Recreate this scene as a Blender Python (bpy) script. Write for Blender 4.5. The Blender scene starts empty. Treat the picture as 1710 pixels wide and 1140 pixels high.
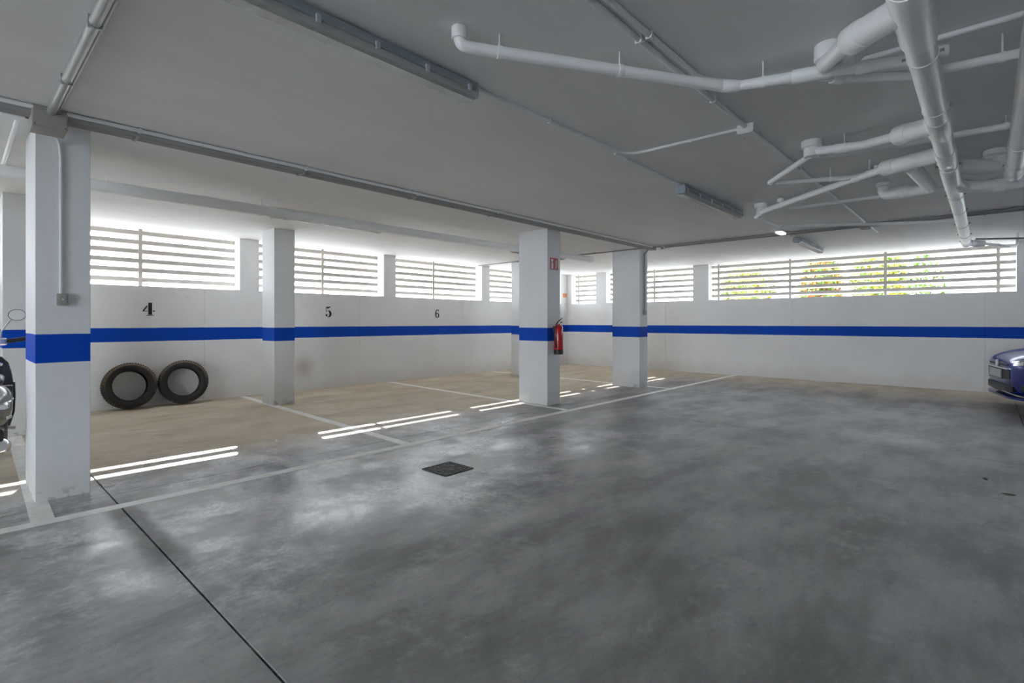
import bpy, bmesh, math, random
from mathutils import Vector, Matrix
random.seed(7)
PI = math.pi
sc = bpy.context.scene
COL = sc.collection

# ------------------------------------------------------------------ camera, light, exposure
CAM_H, YAW = 1.2, math.atan2(790.0, 862.0)
cam = bpy.data.cameras.new('camera')
cam.sensor_width = 36.0
cam.lens = 862.0 / 1710.0 * 36.0
cam.shift_y = -(570.0 - 537.6) / 1710.0
cam.clip_start = 0.05
cam_o = bpy.data.objects.new('camera', cam)
COL.objects.link(cam_o)
cam_o.location = (0, 0, CAM_H)
cam_o.rotation_euler = (PI / 2, 0, YAW - PI / 2)
sc.camera = cam_o

world = bpy.data.worlds.new('sky')
sc.world = world
world.use_nodes = True
wb = world.node_tree.nodes['Background']
wb.inputs['Color'].default_value = (0.80, 0.90, 1.0, 1)
wb.inputs['Strength'].default_value = 1.0

sun = bpy.data.lights.new('sun', 'SUN')
sun.energy = 1.3
sun.angle = math.radians(0.5)
sun.color = (1.0, 0.985, 0.97)
sun_o = bpy.data.objects.new('sun', sun)
COL.objects.link(sun_o)
sun_o.rotation_euler = Vector((-0.34, -1.0, -0.5315)).to_track_quat('-Z', 'Y').to_euler()
sun_o.location = (10, 20, 15)

vs = sc.view_settings
vs.view_transform = 'Standard'
vs.look = 'None'
vs.gamma = 1.0
vs.use_curve_mapping = False
vs.exposure = 4.03
sc.cycles.max_bounces = 10
sc.cycles.diffuse_bounces = 6
sc.cycles.use_adaptive_sampling = True
sc.cycles.adaptive_threshold = 0.03
sc.cycles.glossy_bounces = 3
sc.cycles.transmission_bounces = 4
sc.cycles.transparent_max_bounces = 6
sc.cycles.sample_clamp_indirect = 6.0
sc.cycles.use_denoising = True

# ------------------------------------------------------------------ materials
MATS = {}
def nmat(name):
    m = bpy.data.materials.new(name)
    m.use_nodes = True
    MATS[name] = m
    nt = m.node_tree
    return m, nt, nt.nodes, nt.links, nt.nodes['Principled BSDF']

def plain(name, col, rough=0.5, metal=0.0, var=0.06, scale=9.0, bump=0.0, spec=None, coat=0.0):
    m, nt, N, L, b = nmat(name)
    tc = N.new('ShaderNodeTexCoord')
    no = N.new('ShaderNodeTexNoise'); no.inputs['Scale'].default_value = scale; no.inputs['Detail'].default_value = 5
    L.new(tc.outputs['Object'], no.inputs['Vector'])
    mx = N.new('ShaderNodeMix'); mx.data_type = 'RGBA'
    mx.inputs['A'].default_value = tuple(c * (1 - var) for c in col) + (1,)
    mx.inputs['B'].default_value = tuple(min(1, c * (1 + var)) for c in col) + (1,)
    L.new(no.outputs['Fac'], mx.inputs['Factor'])
    L.new(mx.outputs['Result'], b.inputs['Base Color'])
    b.inputs['Roughness'].default_value = rough
    b.inputs['Metallic'].default_value = metal
    if spec is not None: b.inputs['Specular IOR Level'].default_value = spec
    if coat: b.inputs['Coat Weight'].default_value = coat
    if bump:
        bp = N.new('ShaderNodeBump'); bp.inputs['Strength'].default_value = bump; bp.inputs['Distance'].default_value = 0.005
        L.new(no.outputs['Fac'], bp.inputs['Height']); L.new(bp.outputs['Normal'], b.inputs['Normal'])
    return m

def math_node(N, L, op, a, b=None, c=None, clamp=False):
    n = N.new('ShaderNodeMath'); n.operation = op; n.use_clamp = clamp
    for i, v in enumerate((a, b, c)):
        if v is None: continue
        if isinstance(v, (int, float)): n.inputs[i].default_value = v
        else: L.new(v, n.inputs[i])
    return n.outputs[0]

def mix_col(N, L, fac, a, b):
    n = N.new('ShaderNodeMix'); n.data_type = 'RGBA'
    for key, v in (('Factor', fac), ('A', a), ('B', b)):
        if isinstance(v, (int, float)): n.inputs[key].default_value = v
        elif isinstance(v, tuple): n.inputs[key].default_value = v if len(v) == 4 else v + (1,)
        else: L.new(v, n.inputs[key])
    return n.outputs['Result']

def noise(N, L, vec, scale, detail=5, rough=0.55):
    n = N.new('ShaderNodeTexNoise'); n.inputs['Scale'].default_value = scale
    n.inputs['Detail'].default_value = detail; n.inputs['Roughness'].default_value = rough
    L.new(vec, n.inputs['Vector'])
    return n.outputs['Fac']

def ramp(N, L, fac, lo, hi, smooth=True):
    n = N.new('ShaderNodeMapRange'); n.inputs['From Min'].default_value = lo; n.inputs['From Max'].default_value = hi
    n.interpolation_type = 'SMOOTHSTEP' if smooth else 'LINEAR'
    L.new(fac, n.inputs['Value'])
    return n.outputs['Result']

YW_ = 8.853
STRIPE_Z0, STRIPE_Z1 = 0.925, 1.118
def painted_wall(name, base, pits=True, chips=0.0):
    """white painted concrete with a blue band; band, pits and wear follow the building's own coordinates"""
    m, nt, N, L, b = nmat(name)
    g = N.new('ShaderNodeNewGeometry')
    pos = g.outputs['Position']
    sep = N.new('ShaderNodeSeparateXYZ'); L.new(pos, sep.inputs[0])
    z = sep.outputs['Z']
    wob = noise(N, L, pos, 2.2, 3)
    zz = math_node(N, L, 'MULTIPLY_ADD', wob, 0.012, z)
    up = math_node(N, L, 'GREATER_THAN', zz, STRIPE_Z0 + 0.006)
    dn = math_node(N, L, 'LESS_THAN', zz, STRIPE_Z1 + 0.006)
    band = math_node(N, L, 'MULTIPLY', up, dn)
    big = noise(N, L, pos, 0.9, 6)
    fine = noise(N, L, pos, 35.0, 4)
    c0 = mix_col(N, L, ramp(N, L, big, 0.3, 0.7), tuple(c * 0.93 for c in base), base)
    c0 = mix_col(N, L, math_node(N, L, 'MULTIPLY', ramp(N, L, fine, 0.4, 0.75), 0.12), c0, tuple(c * 0.8 for c in base))
    # grime low down on the wall: splash zone with its own blotchy outline
    gr = noise(N, L, pos, 3.0, 6)
    low = ramp(N, L, math_node(N, L, 'MULTIPLY_ADD', gr, 0.5, z), 0.62, 0.25)
    c0 = mix_col(N, L, math_node(N, L, 'MULTIPLY', low, 0.22), c0, (0.45, 0.39, 0.31))
    if pits:
        v = N.new('ShaderNodeTexVoronoi'); v.inputs['Scale'].default_value = 9.0
        L.new(pos, v.inputs['Vector'])
        pit = math_node(N, L, 'LESS_THAN', v.outputs['Distance'], 0.06)
        sel = math_node(N, L, 'GREATER_THAN', noise(N, L, pos, 4.0, 2), 0.55)
        pit = math_node(N, L, 'MULTIPLY', pit, sel)
        c0 = mix_col(N, L, math_node(N, L, 'MULTIPLY', pit, 0.55), c0, (0.22, 0.2, 0.18))
    if pits:
        ds = N.new('ShaderNodeVectorMath'); ds.operation = 'DISTANCE'; ds.inputs[1].default_value = (4.22, YW_, 0.40)
        L.new(pos, ds.inputs[0])
        sd = ramp(N, L, math_node(N, L, 'MULTIPLY_ADD', gr, 0.12, ds.outputs['Value']), 0.36, 0.06)
        c0 = mix_col(N, L, math_node(N, L, 'MULTIPLY', sd, 0.5), c0, (0.36, 0.27, 0.2))
    blue = mix_col(N, L, ramp(N, L, big, 0.3, 0.7), (0.0, 0.058, 0.45), (0.0, 0.070, 0.52))
    c1 = mix_col(N, L, band, c0, blue)
    if chips:
        cn = noise(N, L, pos, 7.0, 6, 0.65)
        ch = math_node(N, L, 'MULTIPLY', ramp(N, L, cn, 0.56, 0.585), ramp(N, L, z, 0.09, 0.03))
        c1 = mix_col(N, L, math_node(N, L, 'MULTIPLY', ch, chips), c1, (0.33, 0.3, 0.27))
    L.new(c1, b.inputs['Base Color'])
    b.inputs['Roughness'].default_value = 0.65
    b.inputs['Specular IOR Level'].default_value = 0.2
    bp = N.new('ShaderNodeBump'); bp.inputs['Strength'].default_value = 0.15; bp.inputs['Distance'].default_value = 0.004
    L.new(fine, bp.inputs['Height']); L.new(bp.outputs['Normal'], b.inputs['Normal'])
    return m

painted_wall('wall_paint', (0.885, 0.88, 0.88))
painted_wall('column_paint', (0.80, 0.805, 0.815), pits=False, chips=0.55)

def ceiling_material():
    m, nt, N, L, b = nmat('ceiling_paint')
    g = N.new('ShaderNodeNewGeometry'); pos = g.outputs['Position']
    mp = N.new('ShaderNodeMapping'); mp.inputs['Scale'].default_value = (0.35, 1.3, 1.0); L.new(pos, mp.inputs['Vector'])
    n1 = noise(N, L, mp.outputs['Vector'], 2.0, 6)
    n2 = noise(N, L, pos, 18.0, 4)
    c = mix_col(N, L, ramp(N, L, n1, 0.3, 0.7), (0.83, 0.83, 0.835), (0.88, 0.88, 0.885))
    c = mix_col(N, L, math_node(N, L, 'MULTIPLY', n2, 0.08), c, (0.45, 0.44, 0.43))
    L.new(c, b.inputs['Base Color'])
    b.inputs['Roughness'].default_value = 0.75
    bp = N.new('ShaderNodeBump'); bp.inputs['Strength'].default_value = 0.2; bp.inputs['Distance'].default_value = 0.006
    L.new(n1, bp.inputs['Height']); L.new(bp.outputs['Normal'], b.inputs['Normal'])
ceiling_material()

JOINT_X = 0.755
def floor_material():
    m, nt, N, L, b = nmat('floor_concrete')
    g = N.new('ShaderNodeNewGeometry'); pos = g.outputs['Position']
    sep = N.new('ShaderNodeSeparateXYZ'); L.new(pos, sep.inputs[0])
    X, Y = sep.outputs['X'], sep.outputs['Y']
    mp = N.new('ShaderNodeMapping'); mp.inputs['Scale'].default_value = (1.0, 2.2, 1.0); mp.inputs['Rotation'].default_value = (0, 0, 0.5)
    L.new(pos, mp.inputs['Vector'])
    cloud = noise(N, L, mp.outputs['Vector'], 0.9, 8, 0.62)
    cloud2 = noise(N, L, pos, 2.7, 8, 0.7)
    grit = noise(N, L, pos, 45.0, 6, 0.7)
    fleck = noise(N, L, mp.outputs['Vector'], 7.0, 10, 0.78)
    c = mix_col(N, L, ramp(N, L, cloud, 0.36, 0.64), (0.205, 0.200, 0.195), (0.405, 0.398, 0.388))
    c = mix_col(N, L, math_node(N, L, 'MULTIPLY', ramp(N, L, cloud2, 0.52, 0.78), 0.7), c, (0.60, 0.59, 0.572))
    c = mix_col(N, L, math_node(N, L, 'MULTIPLY', ramp(N, L, grit, 0.45, 0.8), 0.35), c, (0.13, 0.128, 0.125))
    c = mix_col(N, L, math_node(N, L, 'MULTIPLY', ramp(N, L, fleck, 0.50, 0.72), 0.35), c, (0.50, 0.49, 0.475))
    c = mix_col(N, L, math_node(N, L, 'MULTIPLY', ramp(N, L, fleck, 0.46, 0.30), 0.4), c, (0.14, 0.135, 0.13))
    # chalky wear where the cars cross into the bays, brightened to paint in window glow
    worn_glow_m = math_node(N, L, 'MULTIPLY', ramp(N, L, Y, 1.7, 3.0), ramp(N, L, X, 6.4, 3.6))
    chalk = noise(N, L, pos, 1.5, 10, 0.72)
    worn_glow = math_node(N, L, 'MULTIPLY', worn_glow_m, ramp(N, L, chalk, 0.44, 0.64))
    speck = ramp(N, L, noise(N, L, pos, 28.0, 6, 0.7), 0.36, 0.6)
    worn_glow = math_node(N, L, 'MULTIPLY', worn_glow, math_node(N, L, 'MULTIPLY_ADD', speck, 0.6, 0.4))
    c = mix_col(N, L, math_node(N, L, 'MULTIPLY', worn_glow, 0.85), c, (0.86, 0.855, 0.84))
    # tan dust lying in the bays and along the far wall
    edge = math_node(N, L, 'MULTIPLY_ADD', cloud2, 1.2, Y)
    bay = ramp(N, L, edge, 5.1, 6.3)
    farw = ramp(N, L, math_node(N, L, 'MULTIPLY_ADD', cloud2, 1.6, X), 10.4, 12.4)
    dust = math_node(N, L, 'MAXIMUM', bay, math_node(N, L, 'MULTIPLY', farw, 0.8))
    tan = mix_col(N, L, ramp(N, L, cloud, 0.3, 0.7), (0.62, 0.50, 0.345), (0.76, 0.65, 0.48))
    tan = mix_col(N, L, math_node(N, L, 'MULTIPLY', ramp(N, L, noise(N, L, mp.outputs['Vector'], 1.6, 5), 0.56, 0.72), 0.5), tan, (0.32, 0.27, 0.21))
    c = mix_col(N, L, math_node(N, L, 'MULTIPLY', dust, 0.78), c, tan)
    # damp stain along the saw-cut joint
    dx = math_node(N, L, 'ABSOLUTE', math_node(N, L, 'SUBTRACT', X, JOINT_X))
    wn = noise(N, L, pos, 6.0, 5)
    wid = math_node(N, L, 'MULTIPLY_ADD', wn, 0.20, -0.015)
    stain = math_node(N, L, 'LESS_THAN', dx, wid)
    stain = ramp(N, L, math_node(N, L, 'SUBTRACT', wid, dx), -0.045, 0.05)
    alongy = math_node(N, L, 'MULTIPLY', ramp(N, L, Y, 2.3, 3.3), ramp(N, L, Y, 4.4, 3.9))
    stain = math_node(N, L, 'MULTIPLY', stain, alongy)
    c = mix_col(N, L, math_node(N, L, 'MULTIPLY', stain, 0.8), c, (0.10, 0.095, 0.09))
    L.new(c, b.inputs['Base Color'])
    polish = ramp(N, L, noise(N, L, pos, 0.8, 4), 0.52, 0.66)
    r = math_node(N, L, 'MULTIPLY_ADD', cloud2, 0.2, 0.43)
    r = math_node(N, L, 'MULTIPLY_ADD', polish, -0.14, r)
    r = math_node(N, L, 'MULTIPLY_ADD', worn_glow_m, math_node(N, L, 'MULTIPLY_ADD', ramp(N, L, chalk, 0.36, 0.6), -0.14, -0.12), r)
    r = math_node(N, L, 'MULTIPLY_ADD', dust, 0.3, r)
    r = math_node(N, L, 'MULTIPLY_ADD', stain, 0.2, r)
    L.new(r, b.inputs['Roughness'])
    b.inputs['Specular IOR Level'].default_value = 0.42
    bp = N.new('ShaderNodeBump'); bp.inputs['Strength'].default_value = 0.12; bp.inputs['Distance'].default_value = 0.003
    L.new(grit, bp.inputs['Height']); L.new(bp.outputs['Normal'], b.inputs['Normal'])
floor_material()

def line_paint():
    m, nt, N, L, b = nmat('line_paint')
    g = N.new('ShaderNodeNewGeometry'); pos = g.outputs['Position']
    n = noise(N, L, pos, 9.0, 7, 0.7)
    c = mix_col(N, L, ramp(N, L, n, 0.45, 0.7), (0.92, 0.91, 0.88), (0.74, 0.72, 0.68))
    L.new(c, b.inputs['Base Color']); b.inputs['Roughness'].default_value = 0.55
line_paint()

plain('joint_dark', (0.05, 0.047, 0.044), 0.9)
plain('slat_metal', (0.56, 0.53, 0.49), 0.5, var=0.05)
plain('post_metal', (0.62, 0.58, 0.52), 0.5, var=0.1, scale=14)
plain('pvc_white', (0.90, 0.91, 0.92), 0.38, var=0.03)
plain('conduit_white', (0.84, 0.85, 0.86), 0.45, var=0.04)
plain('conduit_grey', (0.34, 0.34, 0.34), 0.5, var=0.06)
plain('galvanised', (0.46, 0.47, 0.47), 0.42, metal=0.5, var=0.08, scale=25)
plain('box_grey', (0.36, 0.34, 0.32), 0.55)
plain('steel_dark', (0.10, 0.10, 0.10), 0.45, metal=0.6)
plain('housing_grey', (0.33, 0.38, 0.43), 0.45)
plain('lamp_tube', (0.82, 0.83, 0.82), 0.3)
plain('clip_plastic', (0.5, 0.54, 0.58), 0.4)
plain('rubber', (0.022, 0.02, 0.019), 0.62, var=0.2, scale=20, bump=0.2)
def dusty_rubber():
    m, nt, N, L, b = nmat('rubber_dusty')
    g = N.new('ShaderNodeNewGeometry'); sep = N.new('ShaderNodeSeparateXYZ'); L.new(g.outputs['Normal'], sep.inputs[0])
    n = noise(N, L, g.outputs['Position'], 40.0, 5)
    f = math_node(N, L, 'MULTIPLY', ramp(N, L, math_node(N, L, 'MULTIPLY_ADD', n, 0.5, sep.outputs['Z']), 0.15, 0.95), 0.9)
    c = mix_col(N, L, f, (0.03, 0.027, 0.024), (0.27, 0.20, 0.125))
    L.new(c, b.inputs['Base Color']); b.inputs['Roughness'].default_value = 0.85
dusty_rubber()
plain('ext_red', (0.55, 0.012, 0.016), 0.25, coat=0.4)
plain('sign_red', (0.42, 0.012, 0.02), 0.4)
plain('sign_white', (0.8, 0.8, 0.8), 0.4)
plain('orange', (0.85, 0.28, 0.05), 0.5)
plain('black_plastic', (0.016, 0.016, 0.018), 0.4)
plain('brass', (0.6, 0.42, 0.16), 0.3, metal=1.0)
plain('digit_black', (0.018, 0.018, 0.022), 0.6, var=0.2)
plain('grate_dirt', (0.48, 0.47, 0.45), 0.8, var=0.4, scale=40)
plain('cast_iron', (0.035, 0.033, 0.032), 0.5, metal=0.4, var=0.2, scale=30)
plain('car_blue', (0.004, 0.02, 0.19), 0.25, metal=0.15, coat=0.5, var=0.02)
plain('chrome', (0.85, 0.85, 0.85), 0.12, metal=1.0)
plain('car_glass', (0.02, 0.025, 0.03), 0.05, spec=0.8)
plain('lens_clear', (0.72, 0.74, 0.75), 0.08, spec=0.9, metal=0.4)
plain('plate_grey', (0.36, 0.36, 0.36), 0.4)
plain('scooter_silver', (0.20, 0.195, 0.19), 0.28, metal=0.5, coat=0.8, var=0.03)
plain('scooter_dark', (0.03, 0.028, 0.03), 0.3, coat=0.4)
plain('navy_panel', (0.012, 0.014, 0.028), 0.3, coat=0.4)
plain('mirror_glass', (0.75, 0.78, 0.8), 0.03, metal=1.0)
plain('lamp_red', (0.4, 0.02, 0.02), 0.2)
plain('paving', (0.36, 0.34, 0.315), 0.8, var=0.12, scale=2)
plain('leaf_green', (0.09, 0.19, 0.015), 0.5, var=0.4, scale=3)
plain('petal_yellow', (0.62, 0.38, 0.008), 0.5, var=0.2, scale=3)
plain('petal_orange', (0.55, 0.13, 0.02), 0.5, var=0.3, scale=3)
plain('bark', (0.18, 0.13, 0.09), 0.9, var=0.3)
plain('leaf_dry', (0.12, 0.11, 0.05), 0.8, var=0.4)

def clear_plastic():
    m, nt, N, L, b = nmat('clear_plastic')
    out = N['Material Output']
    tr = N.new('ShaderNodeBsdfTransparent'); tr.inputs['Color'].default_value = (0.86, 0.87, 0.86, 1)
    df = N.new('ShaderNodeBsdfDiffuse'); df.inputs['Color'].default_value = (0.55, 0.55, 0.53, 1)
    gl = N.new('ShaderNodeBsdfGlossy'); gl.inputs['Roughness'].default_value = 0.25; gl.inputs['Color'].default_value = (0.8, 0.8, 0.8, 1)
    w = N.new('ShaderNodeTexWave'); w.inputs['Scale'].default_value = 60.0
    tc = N.new('ShaderNodeTexCoord'); L.new(tc.outputs['Object'], w.inputs['Vector'])
    bp = N.new('ShaderNodeBump'); bp.inputs['Strength'].default_value = 0.6; bp.inputs['Distance'].default_value = 0.003
    L.new(w.outputs['Fac'], bp.inputs['Height'])
    for n in (df, gl): L.new(bp.outputs['Normal'], n.inputs['Normal'])
    m1 = N.new('ShaderNodeMixShader'); m1.inputs[0].default_value = 0.45
    L.new(tr.outputs[0], m1.inputs[1]); L.new(df.outputs[0], m1.inputs[2])
    m2 = N.new('ShaderNodeMixShader'); m2.inputs[0].default_value = 0.2
    L.new(m1.outputs[0], m2.inputs[1]); L.new(gl.outputs[0], m2.inputs[2])
    L.new(m2.outputs[0], out.inputs['Surface'])
clear_plastic()
def lit():
    m, nt, N, L, b = nmat('lit_diffuser')
    b.inputs['Base Color'].default_value = (0.9, 0.9, 0.88, 1)
    b.inputs['Emission Color'].default_value = (1, 0.97, 0.92, 1)
    b.inputs['Emission Strength'].default_value = 0.12
lit()

# ------------------------------------------------------------------ mesh helpers
def mesh_obj(name, bm, mat, parent=None, smooth=False):
    me = bpy.data.meshes.new(name)
    bmesh.ops.recalc_face_normals(bm, faces=bm.faces[:])
    bm.to_mesh(me); bm.free()
    o = bpy.data.objects.new(name, me)
    COL.objects.link(o)
    for mm in (mat if isinstance(mat, (list, tuple)) else [mat]):
        me.materials.append(MATS[mm])
    if smooth:
        for p in me.polygons: p.use_smooth = True
        try: me.set_sharp_from_angle(angle=math.radians(38))
        except Exception: pass
    if parent: o.parent = parent
    return o

def tag(o, label=None, cat=None, group=None, kind=None):
    if label: o['label'] = label
    if cat: o['category'] = cat
    if group: o['group'] = group
    if kind: o['kind'] = kind
    return o

def thing(name, label, cat, loc=(0, 0, 0), rz=0.0, group=None, kind=None):
    o = bpy.data.objects.new(name, None)
    o.empty_display_size = 0.1
    COL.objects.link(o)
    o.location = loc; o.rotation_euler = (0, 0, rz)
    return tag(o, label, cat, group, kind)

def add_box(bm, x0, x1, y0, y1, z0, z1, bev=0.0, mat_i=0):
    r = bmesh.ops.create_cube(bm, size=1.0)
    v = r['verts']
    for q in v:
        q.co = Vector(((x0 + x1) / 2 + q.co.x * (x1 - x0), (y0 + y1) / 2 + q.co.y * (y1 - y0), (z0 + z1) / 2 + q.co.z * (z1 - z0)))
    fs = set(f for q in v for f in q.link_faces)
    if bev:
        es = list(set(e for q in v for e in q.link_edges))
        g = bmesh.ops.bevel(bm, geom=es, offset=bev, segments=2, affect='EDGES', profile=0.5)
        fs = set(g['faces'])
    for f in fs: f.material_index = mat_i

def box(name, x0, x1, y0, y1, z0, z1, mat, parent=None, bev=0.0):
    bm = bmesh.new(); add_box(bm, x0, x1, y0, y1, z0, z1, bev)
    return mesh_obj(name, bm, mat, parent)

def fillet(pts, rad, n=6):
    pts = [Vector(p) for p in pts]
    if len(pts) < 3 or rad <= 0: return pts
    out = [pts[0]]
    for i in range(1, len(pts) - 1):
        a, p, c = pts[i - 1], pts[i], pts[i + 1]
        u = (a - p); w = (c - p)
        lu, lw = u.length, w.length
        if lu < 1e-6 or lw < 1e-6: continue
        u /= lu; w /= lw
        ang = u.angle(w)
        if ang > PI - 0.03: out.append(p); continue
        d = min(rad / math.tan(ang / 2), lu * 0.48, lw * 0.48)
        s, e = p + u * d, p + w * d
        for k in range(n + 1):
            t = k / n
            out.append(s * (1 - t) ** 2 + p * 2 * t * (1 - t) + e * t * t)
    out.append(pts[-1])
    return out

def add_tube(bm, pts, r, n=14, cap=True, radii=None, mat_i=0):
    pts = [Vector(p) for p in pts]
    m = len(pts)
    t0 = (pts[1] - pts[0]).normalized()
    ref = Vector((0, 0, 1)) if abs(t0.z) < 0.9 else Vector((1, 0, 0))
    nrm = (ref - t0 * ref.dot(t0)).normalized()
    rings = []
    for i, p in enumerate(pts):
        t = (pts[min(i + 1, m - 1)] - pts[max(i - 1, 0)]).normalized()
        nrm = (nrm - t * nrm.dot(t)).normalized()
        bn = t.cross(nrm)
        rr = radii[i] if radii else r
        rings.append([bm.verts.new(p + (nrm * math.cos(2 * PI * k / n) + bn * math.sin(2 * PI * k / n)) * rr) for k in range(n)])
    for a, b_ in zip(rings, rings[1:]):
        for k in range(n):
            f = bm.faces.new((a[k], a[(k + 1) % n], b_[(k + 1) % n], b_[k])); f.material_index = mat_i
    if cap:
        bm.faces.new(list(reversed(rings[0]))).material_index = mat_i
        bm.faces.new(rings[-1]).material_index = mat_i

def tube(name, pts, r, mat, parent=None, fil=0.0, n=14, radii=None):
    bm = bmesh.new(); add_tube(bm, fillet(pts, fil), r, n, radii=radii)
    return mesh_obj(name, bm, mat, parent, smooth=True)

def add_lathe(bm, prof, n=28, center=(0, 0, 0), axis='Z', mat_i=0, closed=False):
    rings = []
    for r, h in prof:
        ring = []
        for k in range(n):
            a = 2 * PI * k / n
            p = (r * math.cos(a), r * math.sin(a), h)
            if axis == 'Y': p = (p[0], h, p[1])
            elif axis == 'X': p = (h, p[0], p[1])
            ring.append(bm.verts.new(Vector(p) + Vector(center)))
        rings.append(ring)
    prs = list(zip(rings, rings[1:]))
    if closed: prs.append((rings[-1], rings[0]))
    for a, b_ in prs:
        for k in range(n):
            bm.faces.new((a[k], a[(k + 1) % n], b_[(k + 1) % n], b_[k])).material_index = mat_i
    if not closed:
        if prof[0][0] > 1e-5: bm.faces.new(list(reversed(rings[0]))).material_index = mat_i
        if prof[-1][0] > 1e-5: bm.faces.new(rings[-1]).material_index = mat_i
    bmesh.ops.remove_doubles(bm, verts=bm.verts[:], dist=1e-6)

def lathe(name, prof, mat, parent=None, n=28, center=(0, 0, 0), axis='Z', closed=False):
    bm = bmesh.new(); add_lathe(bm, prof, n, center, axis, closed=closed)
    return mesh_obj(name, bm, mat, parent, smooth=True)

def prism(name, poly, axis, a0, a1, mat, parent=None, smooth=False):
    """polygon (list of 2-tuples) extruded along an axis. X: poly=(y,z); Y: (x,z); Z: (x,y)"""
    bm = bmesh.new()
    def P(p, a): return {'X': (a, p[0], p[1]), 'Y': (p[0], a, p[1]), 'Z': (p[0], p[1], a)}[axis]
    A = [bm.verts.new(P(p, a0)) for p in poly]; B = [bm.verts.new(P(p, a1)) for p in poly]
    n = len(poly)
    for k in range(n): bm.faces.new((A[k], A[(k + 1) % n], B[(k + 1) % n], B[k]))
    bm.faces.new(list(reversed(A))); bm.faces.new(B)
    return mesh_obj(name, bm, mat, parent, smooth)

# ------------------------------------------------------------------ the setting
CZ = 2.55            # ceiling height
YW, XW = 8.853, 12.0 # inner faces of the two window walls
WT = 0.30            # wall thickness
XL, YF = -7.6, -7.5  # unseen left wall and front wall
SILL = 1.715

# floor: sub-base and cast slabs with open joints
fl = box('floor', XL - WT, XW + WT, YF - WT, YW + WT, -0.30, -0.034, 'joint_dark'); tag(fl, kind='structure')
xs = [XL - WT, JOINT_X, 6.11, XW + WT]
ys = [YF - WT, -0.33, 4.47, YW + WT]
for i in range(3):
    for j in range(3):
        g0 = 0.0042 if xs[i] == JOINT_X else 0.003
        g1 = 0.0042 if xs[i + 1] == JOINT_X else 0.003
        x0 = xs[i] + (g0 if i > 0 else 0); x1 = xs[i + 1] - (g1 if i < 2 else 0)
        y0 = ys[j] + (0.0035 if j > 0 else 0); y1 = ys[j + 1] - (0.0035 if j < 2 else 0)
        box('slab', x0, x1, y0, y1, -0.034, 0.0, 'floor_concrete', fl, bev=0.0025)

ce = box('ceiling', XL - WT, XW + WT + 0.38, YF - WT, 9.71, CZ, CZ + 0.3, 'ceiling_paint'); tag(ce, kind='structure')

def panels(parent, axis, a0, a1, cuts, other0, other1, z0, z1, mat='wall_paint'):
    edges = [a0] + [c for c in cuts if a0 < c < a1] + [a1]
    for p, q in zip(edges, edges[1:]):
        if axis == 'X': box('panel', p + 0.001, q - 0.001, other0, other1, z0, z1, mat, parent, bev=0.003)
        else: box('panel', other0, other1, p + 0.001, q - 0.001, z0, z1, mat, parent, bev=0.003)

def empty_struct(name):
    o = bpy.data.objects.new(name, None); COL.objects.link(o); tag(o, kind='structure'); return o

# back wall (y = YW): low wall, pilasters between the openings
pilA = [(-5.25, -4.95), (-2.43, -2.13), (0.40, 0.70), (3.17, 3.47), (5.872, 6.155), (8.60, 8.868), (11.72, XW + WT)]
wbk = empty_struct('wall_back')
panels(wbk, 'X', XL, XW + WT, [-5.3, -2.65, 0.0, 2.654, 5.33, 8.007, 10.7], YW, YW + 0.08, 0, SILL)
box('core', XL, XW + WT, YW + 0.08, YW + WT, 0, SILL, 'wall_paint', wbk)
for a, b_ in [(XL, -7.2)] + pilA:
    box('pilaster', a, b_, YW, YW + WT, SILL, CZ, 'wall_paint', wbk)
# right wall (x = XW)
pilB = [(YF, -6.4), (-0.95, -0.389), (4.769, 5.142), (7.552, 7.876), (8.70, YW - 0.001)]
wrt = empty_struct('wall_right')
panels(wrt, 'Y', YF, YW - 0.001, [-5.6, -2.8, 0.0, 3.005, 5.843], XW, XW + 0.08, 0, SILL)
box('core', XW + 0.08, XW + WT, YF, YW - 0.001, 0, SILL, 'wall_paint', wrt)
for a, b_ in pilB:
    box('pilaster', XW, XW + WT, a, b_, SILL, CZ, 'wall_paint', wrt)
# unseen walls behind the camera, with the entrance left open
ENT0, ENT1 = -1.2, 2.6
wlf = empty_struct('wall_left')
box('panel', XL - WT, XL, YF, ENT0, 0, CZ, 'wall_paint', wlf)
box('panel', XL - WT, XL, ENT1, YW + WT, 0, CZ, 'wall_paint', wlf)
wfr = box('wall_front', XL - WT, XW + WT, YF - WT, YF, 0, CZ, 'wall_paint'); tag(wfr, kind='structure')

# louvred windows: six folded slats and flat posts each
SLAT_Z = [1.79, 1.93, 2.065, 2.20, 2.335, 2.47]
def louvre(idx, axis, a0, a1, posts):
    w = empty_struct('window_%d' % idx)
    base = (YW if axis == 'X' else XW) + 0.225
    for zb in SLAT_Z:
        t = 0.004
        prof = [(base, zb), (base, zb + 0.060), (base + t, zb + 0.060), (base + t, zb + 0.002), (base + 0.045, zb - 0.018),
                (base + 0.045, zb - 0.022)]
        if axis == 'X': prism('slat', prof, 'X', a0 + 0.001, a1 - 0.001, 'slat_metal', w)
        else: prism('slat', [(p[0], p[1]) for p in prof], 'Y', a0 + 0.001, a1 - 0.001, 'slat_metal', w)
    for p in posts:
        if axis == 'X': box('post', p - 0.024, p + 0.024, base - 0.018, base - 0.001, SILL, CZ, 'post_metal', w, bev=0.002)
        else: box('post', base - 0.018, base - 0.001, p - 0.024, p + 0.024, SILL, CZ, 'post_metal', w, bev=0.002)
    return w
openA = [(-4.95, -2.43, [-3.7]), (-2.13, 0.40, [-0.85]), (0.70, 3.17, [1.885]), (3.47, 5.872, [4.69]), (6.155, 8.60, [7.30]), (8.868, 11.72, [10.3])]
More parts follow.
